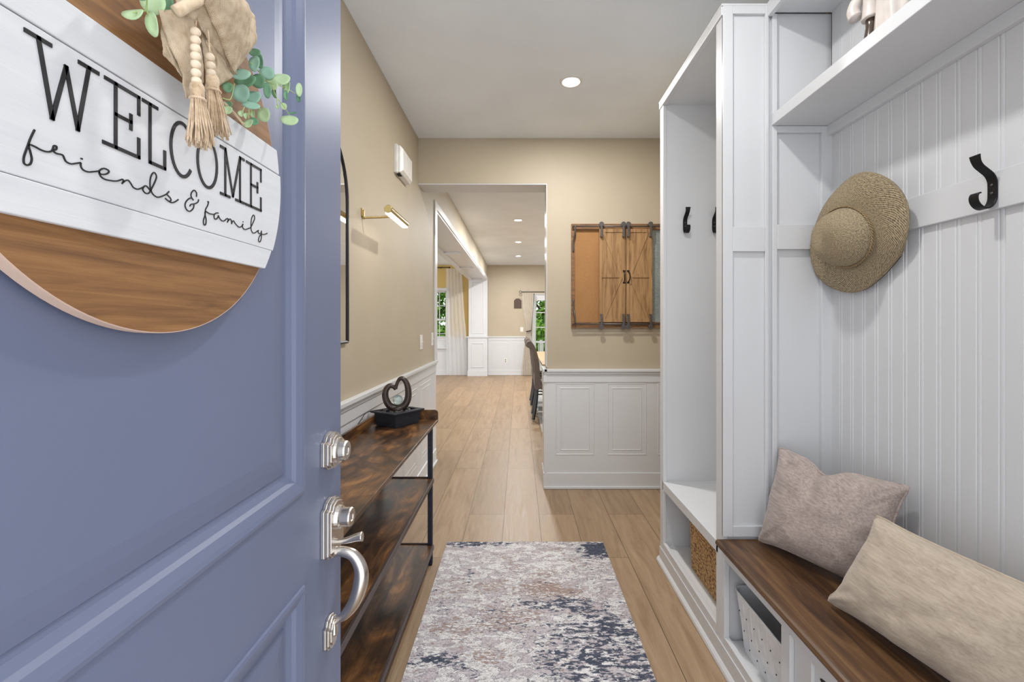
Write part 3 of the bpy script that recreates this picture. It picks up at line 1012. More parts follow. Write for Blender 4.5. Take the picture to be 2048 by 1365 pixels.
# bead strings and tassels
XB = -0.279
beadpos = [(391, 63.7), (391, 80), (391, 96.7), (391.2, 112.5), (391.6, 129), (392, 146), (393, 162.6)]
for u_, v_ in beadpos:
    MB().ball(at(u_, v_, X=XB), 0.0040, 18, 12, s=(1, 1, 0.93)).build('bead', M['beadwood'], sign, smooth=True)
for u_, v_ in [(420, 114), (421.5, 131), (422.4, 146)]:
    MB().ball(at(u_, v_, X=XB - 0.004), 0.0038, 18, 12, s=(1, 1, 0.93)).build('bead', M['beadwood'], sign, smooth=True)
b = MB()
b.tube([at(392, 40, X=XB), at(391, 63, X=XB), at(393, 175, X=XB)], 0.0007, 6)
b.tube([at(416, 60, X=XB - 0.004), at(420, 110, X=XB - 0.004), at(423, 158, X=XB - 0.004)], 0.0007, 6)
b.build('bead_cord', M['jute'], sign)


def tassel(top, bot, spread, seed, r0):
    rnd = random.Random(seed)
    top, bot = Vector(top), Vector(bot)
    b_ = MB()
    b_.ball(top - (top - bot) * 0.02, r0 * 1.15, 14, 8, s=(1, 1, 1.3))
    neck = top.lerp(bot, 0.2)
    for i in range(90):
        a = rnd.uniform(0, 6.28); q = math.sqrt(rnd.random())
        off = Vector((math.cos(a) * spread * q, math.sin(a) * spread * q * 0.9, 0))
        e = bot + off + Vector((0, 0, rnd.uniform(-0.003, 0.004)))
        s_ = top + Vector((math.cos(a) * r0 * q, math.sin(a) * r0 * q, -0.001))
        nk = neck + Vector((math.cos(a) * r0 * q, math.sin(a) * r0 * q, 0))
        m_ = nk.lerp(e, 0.5) + Vector((rnd.uniform(-1, 1), rnd.uniform(-1, 1), 0)) * 0.0012
        b_.tube(smooth_path([s_, nk, m_, e], 3), rnd.uniform(0.0005, 0.0009), 5)
    b_.tube([neck + Vector((math.cos(t) * r0 * 1.1, math.sin(t) * r0 * 1.1, 0.0)) for t in [2 * PI * j / 16 for j in range(16)]], 0.0012, 6, closed=True)
    return b_.build('tassel', M['jute'], sign, smooth=True)


tassel(at(394, 176, X=XB), at(400, 288, X=XB - 0.006), 0.0115, 1, 0.0050)
tassel(at(425, 160, X=XB - 0.004), at(437, 268, X=XB - 0.010), 0.0115, 2, 0.0048)


# eucalyptus
def leaf(mb, u_, v_, rx, ry, X, rot, mi, seed):
    rnd = random.Random(seed)
    c = at(u_, v_, X=X)
    ax, az = 1.25 * rx * c.y / 900, 1.15 * ry * c.y / 900
    nrm = Vector((0.15 + rnd.uniform(-.35, .35), -1, rnd.uniform(-.3, .3))).normalized()
    right = nrm.cross(Vector((0, 0, 1))).normalized() * -1
    up = right.cross(nrm).normalized()
    if up.z < 0:
        up = -up
    ca, sa = math.cos(rot), math.sin(rot)
    vs = [c + nrm * -0.0006]
    n = 18
    for ring, k_ in ((.55, .4), (1.0, 1.0)):
        for j in range(n):
            t = 2 * PI * j / n
            p, q = math.cos(t) * ring, math.sin(t) * ring
            x, z = (p * ca - q * sa) * ax, (p * sa + q * ca) * az
            vs.append(c + right * x + up * z + nrm * (0.0022 * k_ * (p * p - 0.2)))
    fs = [(0, 1 + j, 1 + (j + 1) % n) for j in range(n)] + [(1 + j, 1 + n + j, 1 + n + (j + 1) % n, 1 + (j + 1) % n) for j in range(n)]
    mb.add(vs, fs, mi)


def sprig(spec, stems, origin, sc, X):
    for i, (x, y, rx, ry, mi) in enumerate(spec):
        pass
    st = MB()
    for s in stems:
        pts = [at(origin[0] + p[0] / sc, origin[1] + p[1] / sc, X=X - 0.001) for p in s]
        st.tube(smooth_path(pts, 4), 0.00055, 6)
    so = st.build('eucalyptus_stem', M['stemg'], sign, smooth=True)
    for i, (x, y, rx, ry, mi) in enumerate(spec):
        lb = MB()
        leaf(lb, origin[0] + x / sc, origin[1] + y / sc, rx / sc, ry / sc, X - 0.003 + 0.006 * ((i * 37) % 10) / 10, 0.0, 0, i * 3 + 1)
        lb.build('eucalyptus_leaf', [M['leafA'], M['leafB'], M['leafC']][mi], so, smooth=True, solid=0.0004, fix=False)


sprig([(500, 500, 150, 100, 1), (700, 500, 95, 95, 1), (720, 180, 50, 95, 1), (640, 40, 75, 55, 1), (640, 220, 72, 120, 2), (410, 390, 140, 75, 2),
       (210, 600, 60, 80, 1), (580, 890, 105, 48, 2), (620, 762, 100, 108, 2), (425, 695, 128, 115, 2), (790, 1040, 97, 95, 0), (1200, 1130, 110, 70, 0),
       (840, 370, 90, 85, 2), (1070, 470, 112, 92, 0), (1160, 600, 50, 92, 0), (1350, 640, 38, 95, 0), (1350, 770, 33, 60, 1), (840, 650, 45, 105, 1),
       (540, 1180, 70, 65, 0), (630, 1150, 58, 50, 1), (205, 880, 62, 50, 1), (200, 965, 70, 58, 0), (1010, 915, 25, 32, 0), (1105, 905, 36, 48, 0),
       (425, 1020, 36, 45, 0), (500, 1055, 25, 50, 0), (612, 1030, 30, 50, 0), (1250, 1012, 60, 14, 1), (880, 480, 80, 40, 0), (940, 570, 60, 60, 0),
       (960, 690, 32, 70, 1), (1140, 730, 28, 70, 1)],
      [[(560, 200), (660, 290), (830, 500), (1010, 560), (1180, 640), (1290, 705)], [(900, 540), (990, 760), (1080, 870), (1180, 1020), (1205, 1080)],
       [(310, 540), (250, 790), (120, 770)], [(480, 700), (540, 900), (540, 1100)], [(560, 860), (680, 900), (740, 980)], [(470, 920), (430, 1010)], [(560, 930), (610, 1020)],
       [(995, 770), (1005, 900)]], (430, 100), 8.03, -0.300)
sprig([(130, 130, 88, 48, 0), (300, 220, 48, 92, 0), (430, 40, 58, 76, 1), (310, 35, 84, 84, 0), (210, -60, 70, 60, 1)],
      [[(240, 100), (190, 100), (120, 115)], [(240, 100), (290, 180)], [(240, 100), (250, -60)]], (240, 0), 4.55, -0.296)
b = MB().tube(smooth_path([at(448, 205, X=-0.300), at(470, 228, X=-0.303), at(487, 249, X=-0.304)], 4), [0.0012] * 8 + [0.0018], 6)
b.build('twine_end', M['jute'], sign, smooth=True)

# =================================================================== LOCKER AND BENCH
XF, XK = 0.765, 1.180      # face and back
YN, YFAR = 1.689, 2.440
LT = 2.490
lock = thing('hall_locker', 'tall open white locker with two black hooks beside the bench', 'locker', (0.97, 2.06, 0))
b = MB()
b.box(XF + 0.018, XK, 2.400, YFAR, 0.0, LT - 0.03)
b.build('far_side_panel', M['white'], lock, bevel=0.0015)
b = MB()
b.box(XF + 0.018, XK, YN + 0.008, 1.730, 0.0, LT - 0.03)
b.build('near_side_panel', M['white'], lock, bevel=0.0015)
MB().box(XK - 0.008, XK, 1.73, 2.40, 0.1, LT - 0.03).build('back_panel', M['white_flat'], lock)
MB().box(XF + 0.018, XK, 1.73, 2.40, 2.455, 2.460 + 0.02).build('inner_top', M['white_flat'], lock)
MB().box(XF - 0.006, XK, YN - 0.004, YFAR + 0.004, LT - 0.008, LT).build('top_panel', M['white'], lock, bevel=0.001)
b = MB()                                            # face frame
b.box(XF, XF + 0.018, YN, 1.748, 0.0, 2.449).box(XF, XF + 0.018, 2.388, YFAR, 0.0, 2.449)
b.box(XF - 0.006, XF + 0.018, YN, YFAR, 2.449, LT - 0.008)
b.box(XF, XF + 0.018, 1.748, 2.388, 0.0, 0.125)
b.build('face_frame', M['white'], lock, bevel=0.0025)
MB().box(XF, XK - 0.008, 1.73, 2.40, 0.405, 0.449).build('cubby_shelf', M['white'], lock, bevel=0.002)
MB().box(XF + 0.018, XK - 0.008, 1.73, 2.40, 0.085, 0.103).build('bottom_shelf', M['white_flat'], lock)
b = MB()
b.box(XF - 0.004, XF, YN, YFAR, 0.004, 0.085)
b.prism([(XF - 0.018, 0.002), (XF, 0.002), (XF, 0.026), (XF - 0.006, 0.024), (XF - 0.015, 0.014)], 'y', YN, YFAR + 0.014)
b.box(XF, XK, YFAR, YFAR + 0.014, 0.002, 0.024)
b.build('base_moulding', M['white'], lock, bevel=0.001)
# applied frame on the near side, facing the bench
b = MB()
y0, y1 = YN - 0.004, YN + 0.008
for x0, x1, z0, z1 in ((XF, 0.802, .49, LT - .008), (0.923, 0.936, .49, LT - .008), (0.802, 0.923, 2.452, LT - .008), (0.802, 0.923, 1.560, 1.652), (0.802, 0.923, .49, .530)):
    b.box(x0, x1, y0, y1, z0, z1)
for x0, x1, z0, z1 in ((0.948, 0.966, .49, 2.45), (1.132, XK, .49, 2.03), (0.966, 1.132, 2.005, 2.03), (0.966, 1.132, 1.568, 1.661), (0.966, 1.132, .49, .53)):
    b.box(x0, x1, y0 - 0.003, y1, z0, z1)
b.build('side_frame', M['white'], lock, bevel=0.0018)


def coat_hook(parent, pos, nrm, side, hw=0.0112):
    """pos: centre of the plate on its mount, nrm: out of it, side: along it"""
    prof_ = [(0.046, 0.066), (0.043, 0.052), (0.036, 0.040), (0.024, 0.030), (0.011, 0.019), (0.004, 0.006), (0.0025, -0.006), (0.0025, -0.030), (0.004, -0.044),
             (0.012, -0.058), (0.024, -0.064), (0.037, -0.060), (0.046, -0.050), (0.049, -0.038), (0.046, -0.029), (0.040, -0.027)]
    pos, nrm, side = Vector(pos), Vector(nrm), Vector(side)
    pts = smooth_path([(p[0], p[1], 0) for p in prof_], 4)
    b_ = MB()
    vs, n = [], len(pts)
    for i, p in enumerate(pts):
        p0, p1 = pts[max(i - 1, 0)], pts[min(i + 1, n - 1)]
        d = (p1 - p0).normalized()
        nn = Vector((-d.y, d.x, 0)) * 0.0019
        wd = hw if i > n * 0.08 else hw + 0.002 * (1 - i / (n * .08))
        for sgn, ww in ((1, -wd), (1, wd), (-1, wd), (-1, -wd)):
            q = p + nn * sgn
            vs.append(pos + nrm * max(q.x, 0.0) + Vector((0, 0, 1)) * q.y + side * ww)
    fs = [(0, 1, 2, 3), (4 * n - 1, 4 * n - 2, 4 * n - 3, 4 * n - 4)]
    for i in range(n - 1):
        for j in range(4):
            fs.append((4 * i + j, 4 * i + 4 + j, 4 * i + 4 + (j + 1) % 4, 4 * i + (j + 1) % 4))
    b_.add(vs, fs)
    h_ = b_.build('coat_hook', M['iron'], parent, bevel=0.0012)
    for dz in (-0.010, -0.030):
        MB().lathe([(0.0034, 0), (0.0032, 0.0012), (0.002, 0.0018)], pos + nrm * 0.0044 + Vector((0, 0, dz + 0.004)), tuple(nrm), 12).build('screw', M['steel_dark'], h_, smooth=True)
    return h_


coat_hook(lock, (0.885, 2.400, 1.834), (0, -1, 0), (1, 0, 0))
coat_hook(lock, (1.040, 2.400, 1.834), (0, -1, 0), (1, 0, 0))

YB0 = 0.20
bench = thing('hall_bench', 'white built-in bench with a walnut seat, beadboard back and high shelf', 'bench', (0.97, 0.95, 0))
b = MB()
hw = 0.0
b.box(XF - 0.030 + 0.012, XK, YB0, YN - 0.004, 0.452, 0.482)
b.prism([(XF - 0.018, .456), (XF - 0.024, .458), (XF - 0.029, .464), (XF - 0.030, .470), (XF - 0.027, .478), (XF - 0.018, .482)], 'y', YB0, YN - 0.001)
b.build('wooden_seat', M['bench'], bench, bevel=0.0015)


def beadboard(y0, y1, z0, z1, x):
    pitch = 0.0545
    ys = []
    k0 = int(y0 / pitch) - 1
    for k_ in range(k0, int(y1 / pitch) + 2):
        c = k_ * pitch + 0.0
        for dy, d in ((-.0085, 0), (-.0070, 0.0020), (-.0048, 0.0020), (-.0036, 0), (0, -.0006), (.0036, 0), (.0048, 0.0020), (.0070, 0.0020), (.0085, 0)):
            ys.append((c + dy, d))
    ys = [(y, d) for y, d in ys if y0 < y < y1]
    ys = [(y0, 0)] + ys + [(y1, 0)]
    b_ = MB()
    vs = [(x + d, y, z0) for y, d in ys] + [(x + d, y, z1) for y, d in ys] + [(XK, y0, z0), (XK, y1, z0), (XK, y0, z1), (XK, y1, z1)]
    n = len(ys)
    fs = [(i, i + 1, n + i + 1, n + i) for i in range(n - 1)] + [(2 * n, 2 * n + 1, 2 * n + 3, 2 * n + 2), (n, n + n - 1, 2 * n + 3, 2 * n + 2), (0, n - 1, 2 * n + 1, 2 * n)]
    b_.add(vs, fs)
    return b_


XW = 1.170
beadboard(YB0, YN - 0.007, 0.482, 2.03, XW).build('beadboard_back', M['white'], bench, fix=True)
beadboard(YB0, YN - 0.007, 2.07, 2.455, XW).build('beadboard_back', M['white'], bench, fix=True)
MB().box(0.944, XW, YB0, YN - 0.007, 2.03, 2.071).build('high_shelf', M['white'], bench, bevel=0.002)
MB().box(XW - 0.018, XW, YB0, YN - 0.007, 1.992, 2.03).build('shelf_cleat', M['white'], bench, bevel=0.0015)
b = MB().box(0.936, XK, YB0, YN - 0.004, 2.455, LT).box(0.930, 0.948, YB0, YN - 0.004, 2.440, LT + 0.002)
b.build('top_panel', M['white'], bench, bevel=0.0015)
rail = MB().box(XW - 0.014, XW, YB0, YN - 0.007, 1.5685, 1.661).build('hook_rail', M['white'], bench, bevel=0.0018)
for y in (1.465, 1.096, 0.71, 0.35):
    coat_hook(rail, (XW - 0.014, y, 1.634), (-1, 0, 0), (0, 1, 0))
MB().box(XF, XK, YB0 - 0.03, YB0, 0.0, LT).build('near_end_panel', M['white'], bench, bevel=0.002)
# bench carcass: rails, stiles, dividers, floor
b = MB()
b.box(XF, XF + 0.02, YB0, YN, 0.410, 0.452)
b.box(XF, XF + 0.02, YB0, YN, 0.0, 0.119)
for y0, y1 in ((1.272, 1.314), (0.83, 0.872), (YB0, 0.25)):
    b.box(XF, XF + 0.02, y0, y1, 0.119, 0.410)
b.box(XF, XF + 0.02, 1.678, YN, 0.119, 0.41)
b.build('front_frame', M['white'], bench, bevel=0.0018)
for y in (1.284, 0.842):
    MB().box(XF + 0.02, XK - 0.012, y, y + 0.018, 0.10, 0.452).build('divider', M['white_flat'], bench)
MB().box(XF + 0.02, XK, YB0, YN - 0.002, 0.080, 0.100).build('bottom_shelf', M['white_flat'], bench)
MB().box(XK - 0.012, XK, YB0, YN, 0.10, 0.45).build('cubby_back', M['white_flat'], bench)
b = MB().prism([(XF - 0.018, 0.002), (XF, 0.002), (XF, 0.026), (XF - 0.006, 0.024), (XF - 0.015, 0.014)], 'y', YB0, YN).box(XF - 0.004, XF, YB0, YN, 0.004, 0.085)
b.build('base_moulding', M['white'], bench, bevel=0.001)
# drawer with a slotted pull in the nearer bay
b = MB()
b.box(XF + 0.022, XF + 0.034, 0.874, 1.270, 0.124, 0.408)
for y0, y1, z0, z1 in ((1.196, 1.270, .124, .408), (.874, .930, .124, .408), (.93, 1.196, .388, .408), (.93, 1.196, .124, .17)):
    b.box(XF + 0.012, XF + 0.022, y0, y1, z0, z1)
dr = b.build('drawer_front', M['white'], bench, bevel=0.0015)
sl = [(1.10 + 0.075 * math.cos(t), 0.362 + 0.012 * math.sin(t)) for t in [2 * PI * i / 28 for i in range(28)]]
MB().prism(sl, 'x', XF + 0.0205, XF + 0.0225).build('pull_slot', M['hole'], dr)

# baskets
b = MB()
X0, X1, Y0, Y1, Z0, Z1 = 0.832, 1.12, 1.790, 2.215, 0.104, 0.327


def rrect(x0, x1, y0, y1, r, n=5):
    out = []
    for cx, cy, a0 in ((x1 - r, y1 - r, 0), (x0 + r, y1 - r, 90), (x0 + r, y0 + r, 180), (x1 - r, y0 + r, 270)):
        for i in range(n + 1):
            a = math.radians(a0 + 90 * i / n)
            out.append((cx + r * math.cos(a), cy + r * math.sin(a)))
    return out


def bin_(mb, x0, x1, y0, y1, z0, z1, r, taper, th, mi=0, seg=8):
    """open bin with rounded corners that narrows to the bottom"""
    def loop(ins, z, rr_):
        return [(p[0], p[1], z) for p in rrect(x0 + ins, x1 - ins, y0 + ins, y1 - ins, rr_)]
    levels = []
    for i in range(seg + 1):
        t = i / seg
        levels.append(loop(taper * (1 - t), z0 + (z1 - z0) * t, r))
    levels.append(loop(th, z1, r - th * .5))
    levels.append(loop(taper + th, z0 + th, r - th * .5))
    n = len(levels[0])
    vs = [p for l in levels for p in l]
    fs = [(i * n + j, i * n + (j + 1) % n, (i + 1) * n + (j + 1) % n, (i + 1) * n + j) for i in range(len(levels) - 1) for j in range(n)]
    fs.append(tuple(range(n))[::-1]); fs.append(tuple(range((len(levels) - 1) * n, len(levels) * n)))
    mb.add(vs, fs, mi)


bk = thing('wicker_basket', 'brown woven basket in the bottom cubby of the tall locker', 'basket', ((X0 + X1) / 2, (Y0 + Y1) / 2, Z0))
b = MB(); bin_(b, X0, X1, Y0, Y1, Z0, Z1, 0.03, 0.006, 0.012)
b.build('woven_body', M['wicker'], bk, smooth=False)
b = MB().tube([(p[0], p[1], Z1) for p in rrect(X0 + .006, X1 - .006, Y0 + .006, Y1 - .006, .03)], 0.009, 8, closed=True)
b.build('rim', M['wicker'], bk, smooth=True)

pb = thing('plastic_bin', 'white perforated plastic bin in the cubby under the bench', 'bin', (0.95, 1.51, 0.101))
b = MB(); bin_(b, 0.797, 1.10, 1.330, 1.675, 0.101, 0.312, 0.030, 0.022, 0.003)
body = b.build('bin_body', M['plastic_cool'], pb, smooth=False)
b = MB().tube([(p[0], p[1], 0.312) for p in rrect(.797, 1.10, 1.33, 1.675, .030)], 0.003, 8, closed=True)
b.build('rim', M['plastic_cool'], pb, smooth=True)


def binx(z):
    return 0.797 + 0.022 * (0.312 - z) / 0.211 - 0.0006


b = MB()
for row, z in enumerate((0.284, 0.244, 0.184, 0.135)):
    if row == 0:
        continue
    for i in range(6):
        y = 1.640 - i * 0.0505 - (0.022 if row == 2 else 0)
        if y > 1.36:
            MB().lathe([(0.0026, -0.0002), (0.0026, 0.001)], (binx(z) - 0.0006, y, z), (1, 0, 0), 10).build('perforation', M['hole'], body)
b = MB()
for i in range(12):
    y = 1.632 - i * 0.0252
    if y > 1.36:
        z0_, z1_ = (0.19, 0.30) if i % 2 else (0.115, 0.238)
        b.add([(binx(z0_) - .0004, y - .0006, z0_), (binx(z0_) - .0004, y + .0006, z0_), (binx(z1_) - .0004, y + .0006, z1_), (binx(z1_) - .0004, y - .0006, z1_),
               (binx(z0_) + .001, y - .0006, z0_), (binx(z0_) + .001, y + .0006, z0_), (binx(z1_) + .001, y + .0006, z1_), (binx(z1_) + .001, y - .0006, z1_)],
              [(0, 1, 2, 3), (4, 5, 6, 7), (0, 1, 5, 4), (2, 3, 7, 6), (1, 2, 6, 5), (0, 3, 7, 4)])
b.build('seam_lines', M['plastic'], pb)

# =================================================================== STRAW HAT
hat = thing('straw_hat', 'woven straw sun hat hanging on the beadboard hook rail', 'hat', (1.105, 1.495, 1.575))
ax = Vector((-1, -0.10, -0.20)).normalized()
hu = Vector((0, 1, 0)) - ax * ax.y; hu.normalize(); hv = ax.cross(hu)
hc = Vector((1.088, 1.492, 1.578))


def hatfn(prof_):
    def fn(s, t):
        a = 2 * PI * s
        i = t * (len(prof_) - 1); k_ = min(int(i), len(prof_) - 2); fr = i - k_
        r = prof_[k_][0] * (1 - fr) + prof_[k_ + 1][0] * fr
        h = prof_[k_][1] * (1 - fr) + prof_[k_ + 1][1] * fr
        wv = max(0, (r - 0.10) / 0.09)
        r *= 1 + 0.12 * min(wv, 1.0) * math.cos(2 * (a - PI / 4))
        h2 = h + wv * (0.010 * math.sin(2 * a + 0.6) + 0.004 * math.sin(5 * a))
        rx_ = r * (1.0 + 0.03 * math.cos(2 * a))
        p = hc + hu * math.cos(a) * rx_ + hv * math.sin(a) * rx_ + ax * h2
        p.x = min(p.x, 1.150)
        p.y = min(p.y, 1.676)
        return p
    return fn


crown = [(0.0005, 0.088), (0.02, 0.0875), (0.042, 0.084), (0.062, 0.076), (0.078, 0.063), (0.088, 0.046), (0.094, 0.028), (0.098, 0.012), (0.101, 0.004)]
brim = [(0.101, 0.004), (0.104, 0.001), (0.112, -0.001), (0.13, -0.004), (0.15, -0.009), (0.17, -0.016), (0.185, -0.024), (0.190, -0.028)]
MB().grid(hatfn(crown), 96, 32, uv=True).build('crown', M['hat'], hat, smooth=True, solid=0.003, fix=False)
MB().grid(hatfn(brim), 120, 28, uv=True).build('brim', M['hat'], hat, smooth=True, solid=0.003, fix=False)
b = MB()
for sgn in (0, 1, 2):
    pts = []
    for i in range(180):
        a = 2 * PI * i / 180
        ph = a * 22 + sgn * 2 * PI / 3
        r = 0.103 + 0.0018 * math.cos(ph)
        pts.append(hc + hu * math.cos(a) * r * (1 + .03 * math.cos(2 * a)) + hv * math.sin(a) * r * (1 + .03 * math.cos(2 * a)) + ax * (0.010 + 0.0050 * math.sin(ph)))
    b.tube(pts, 0.0021, 6, closed=True)
b.build('braided_band', M['braid'], hat, smooth=True)

# =================================================================== CUSHIONS
def cushion(name, label, c4, thick, mat, seed, chop=0.0, n=56):
    BL, BR, TL, TR = [Vector(p) for p in c4]
    ctr = (BL + BR + TL + TR) / 4
    nrm = (BR - BL).cross(TL - BL).normalized()
    if nrm.dot(Vector((0, 0, H)) - ctr) < 0:
        nrm = -nrm
    upv = ((TL + TR) - (BL + BR)).normalized()
    root = thing(name, label, 'cushion', tuple(Vector((ctr.x, ctr.y, 0.483))), 'cushions on the bench')

    def base(s, t):            # s,t in -1..1
        pin = 0.105
        ss = s * (1 - pin * (1 - abs(t) ** 4))
        tt = t * (1 - pin * (1 - abs(s) ** 4))
        p = BL.lerp(BR, (ss + 1) / 2).lerp(TL.lerp(TR, (ss + 1) / 2), (tt + 1) / 2)
        # rounded corner tips
        k_ = max(0.0, abs(s) + abs(t) - 1.86) / 0.14
        p = p.lerp(ctr, 0.05 * k_)
        if chop:
            d = chop * math.exp(-((s + 0.12) / 0.22) ** 2) * max(0, (t + 0.2) / 1.2) ** 2
            p = p - upv * d
        return p

    def surf(side):
        def fn(a, c):
            s, t = 2 * a - 1, 2 * c - 1
            e = max((1 - s * s) * (1 - t * t), 0)
            h = thick / 2 * (e ** 0.42)
            crn = (abs(s) * abs(t)) ** 2
            wr = noise.noise(Vector((s * 3 + seed, t * 3, seed * 1.7))) * 0.009 + noise.noise(Vector(((s - t * (1 if s * t > 0 else -1)) * 9 + seed, (s + t), 3.1))) * 0.016 * crn
            if chop:
                q = math.exp(-((s + 0.12 + 0.10 * t) / 0.10) ** 2) * max(0, t) ** 1.5
                h -= q * 0.030
                h += 0.012 * math.exp(-((s - 0.06) / 0.10) ** 2) * max(0, t) ** 1.5
            edge = min(1, e * 12)
            wr += 0.0034 * math.sin(s * 30 + seed + 2 * math.sin(s * 5)) * max(0, t) ** 3 * edge + 0.0018 * math.sin(s * 27) * max(0, -t) ** 4 * edge
            q = base(s, t) + nrm * side * (max(h, 0) + wr * edge)
            q.z = max(q.z, 0.486)
            return q
        return fn
    b_ = MB()
    b_.grid(surf(1), n, n)
    b_.grid(surf(-1), n, n)
    b_.build('cushion_cover', mat, root, smooth=True, fix=True)
    edge = []
    for i in range(40): edge.append(base(-1 + 2 * i / 40, -1))
    for i in range(40): edge.append(base(1, -1 + 2 * i / 40))
    for i in range(40): edge.append(base(1 - 2 * i / 40, 1))
    for i in range(40): edge.append(base(-1, 1 - 2 * i / 40))
    for q in edge: q.z = max(q.z, 0.4865)
    MB().tube(edge, 0.0038, 8, closed=True).build('piping', mat, root, smooth=True)
    return root


cushion('throw_cushion', 'mauve square cushion leaning in the bench corner', [(0.872, 1.655, 0.490), (1.045, 1.30, 0.490), (0.962, 1.668, 0.840), (1.140, 1.300, 0.822)], 0.15, M['mauve'], 1.3, chop=0.035)
cushion('throw_cushion', 'sand beige lumbar cushion lying in front of the mauve one', [(0.880, 1.300, 0.492), (0.985, 0.80, 0.492), (0.975, 1.235, 0.772), (1.110, 0.76, 0.752)], 0.15, M['sand'], 4.1)

# =================================================================== FIGURINE ON THE HIGH SHELF
fx, fy, fz = 0.997, 1.212, 2.0715
fig = thing('figurine', 'pale draped figurine with a brown boot on the high shelf', 'figurine', (fx, fy, fz))
b = MB()


def robe(s, t):
    a = 2 * PI * s
    prof_ = [(0.041, 0), (0.041, .03), (0.039, .08), (0.036, .13), (0.034, .17), (0.040, .20), (0.036, .225), (0.014, .240)]
    i = t * (len(prof_) - 1); k_ = min(int(i), len(prof_) - 2); fr = i - k_
    r = prof_[k_][0] * (1 - fr) + prof_[k_ + 1][0] * fr
    h = prof_[k_][1] * (1 - fr) + prof_[k_ + 1][1] * fr
    r *= 1 + 0.10 * math.sin(7 * a + t * 3) * (1 - t)
    return (fx + r * math.cos(a) * 0.8, fy - 0.012 + r * math.sin(a) * 1.15, fz + 0.001 + h)


b.grid(robe, 48, 24)
b.build('robe', M['porcelain'], fig, smooth=True)
b = MB().tube(smooth_path([(fx - .01, fy + 0.030, fz + 0.20), (fx - .018, fy + 0.070, fz + 0.165), (fx - .03, fy + 0.088, fz + 0.125), (fx - .03, fy + 0.080, fz + 0.095)], 5), [0.014] * 8 + [0.017] * 8, 12)
b.build('sleeve', M['porcelain'], fig, smooth=True)
b = MB().tube(smooth_path([(fx - .012, fy + .040, fz + .15), (fx - .012, fy + .046, fz + .10), (fx - .012, fy + .046, fz + .07)], 4), [0.022, .022, .021, .020, .020, .021, .022, .023, .023], 14)
b.build('leg_wrap', M['porcelain'], fig, smooth=True)
b = MB().tube([(fx - .012, fy + .046, fz + .085), (fx - .012, fy + .047, fz + .05), (fx - .012, fy + .050, fz + .02), (fx - .014, fy + .052, fz + .004)], [.014, .0125, .015, .018], 14)
b.build('boot', M['boot'], fig, smooth=True)
b = MB().ball((fx, fy - .012, fz + 0.268), 0.026, 20, 14, s=(.9, .9, 1.15)).tube([(fx, fy - .012, fz + .232), (fx, fy - .012, fz + .252)], 0.011, 12)
b.ball((fx - 0.025, fy - .012, fz + .266), 0.004, 8, 6)
hd = b.build('head', M['skin'], fig, smooth=True)
MB().ball((fx + .004, fy - .010, fz + 0.276), 0.0275, 20, 12, s=(.92, .95, 1.05)).build('hair', M['boot'], hd, smooth=True)

# =================================================================== RUG
b = MB().box(-0.422, 0.492, 1.08, 2.640, 0.001, 0.009)
rug = tag(b.build('runner_rug', M['rug'], None, bevel=0.002), 'distressed white, navy and brown rug lying on the foyer floor', 'rug')

# =================================================================== CONSOLE TABLE
ct = thing('console_table', 'rustic brown three-tier console table with dark metal legs along the left wall', 'table', (-0.61, 1.80, 0))
CX0, CX1, CY0, CY1 = -0.752, -0.446, 1.10, 2.485
b = MB().box(CX0, CX1, CY0, CY1, 0.748, 0.763)
b.build('top_board', [M['rustic']], ct, bevel=0.001)
b = MB().box(CX0 - 0.012, CX0, CY0, CY1, 0.748, 0.812)
b.build('back_lip', M['rustic'], ct, bevel=0.002)
lip = [(CX0, .763), (CX1, .763), (CX1, .800), (CX1 - 0.006, .811), (CX1 - 0.016, .814), (CX0, .814)]
for y in (CY1 - 0.012, CY0):
    MB().prism(lip, 'y', y, y + 0.012).build('end_lip', M['rustic'], ct, bevel=0.001)
for z in (0.463, 0.108):
    sh = MB().box(CX0 + 0.01, -0.462, CY0 + 0.03, 2.405, z - 0.016, z).build('shelf', M['rustic'], ct, bevel=0.001)
    MB().box(-0.462, -0.452, CY0 + 0.03, 2.392, z - 0.018, z + 0.006).build('shelf_rail', M['rustic_rail'], sh, bevel=0.001)
    MB().box(CX0 + 0.01, -0.475, 2.405, 2.412, z - 0.018, z + 0.006).build('shelf_rail', M['rustic_rail'], sh, bevel=0.001)
for x in (-0.486, CX0 + 0.002):
    for y in (2.392, CY0 + 0.02):
        lg = MB().box(x, x + 0.024, y, y + 0.024, 0.006, 0.748).build('leg', M['tableleg'], ct, bevel=0.001)
        MB().lathe([(0.011, 0.0), (0.011, 0.008)], (x + 0.012, y + 0.012, 0.0), seg=12).build('foot', M['iron'], lg)
        for z in (0.63, 0.35, 0.30):
            MB().lathe([(0.002, 0), (0.002, 0.001)], (x + 0.012, y - 0.0008, z), (0, 1, 0), 8).build('bolt', M['steel_dark'], lg)

# table fountain: slate tray, pebbles, heart arch, glass ball
Nn, Rr, Ll = Vector((-0.619, 2.254, 0.764)), Vector((-0.532, 2.390, 0.764)), Vector((-0.739, 2.326, 0.764))
e1, e2 = (Rr - Nn), (Ll - Nn)
fo = thing('table_fountain', 'dark heart-shaped tabletop fountain with a glass ball on the console', 'fountain', tuple(Nn + (e1 + e2) / 2))
ctr = Nn + (e1 + e2) / 2
u1, u2 = e1.normalized(), e2.normalized()


def fp(a, c, z):
    return ctr + u1 * a + u2 * c + Vector((0, 0, z))


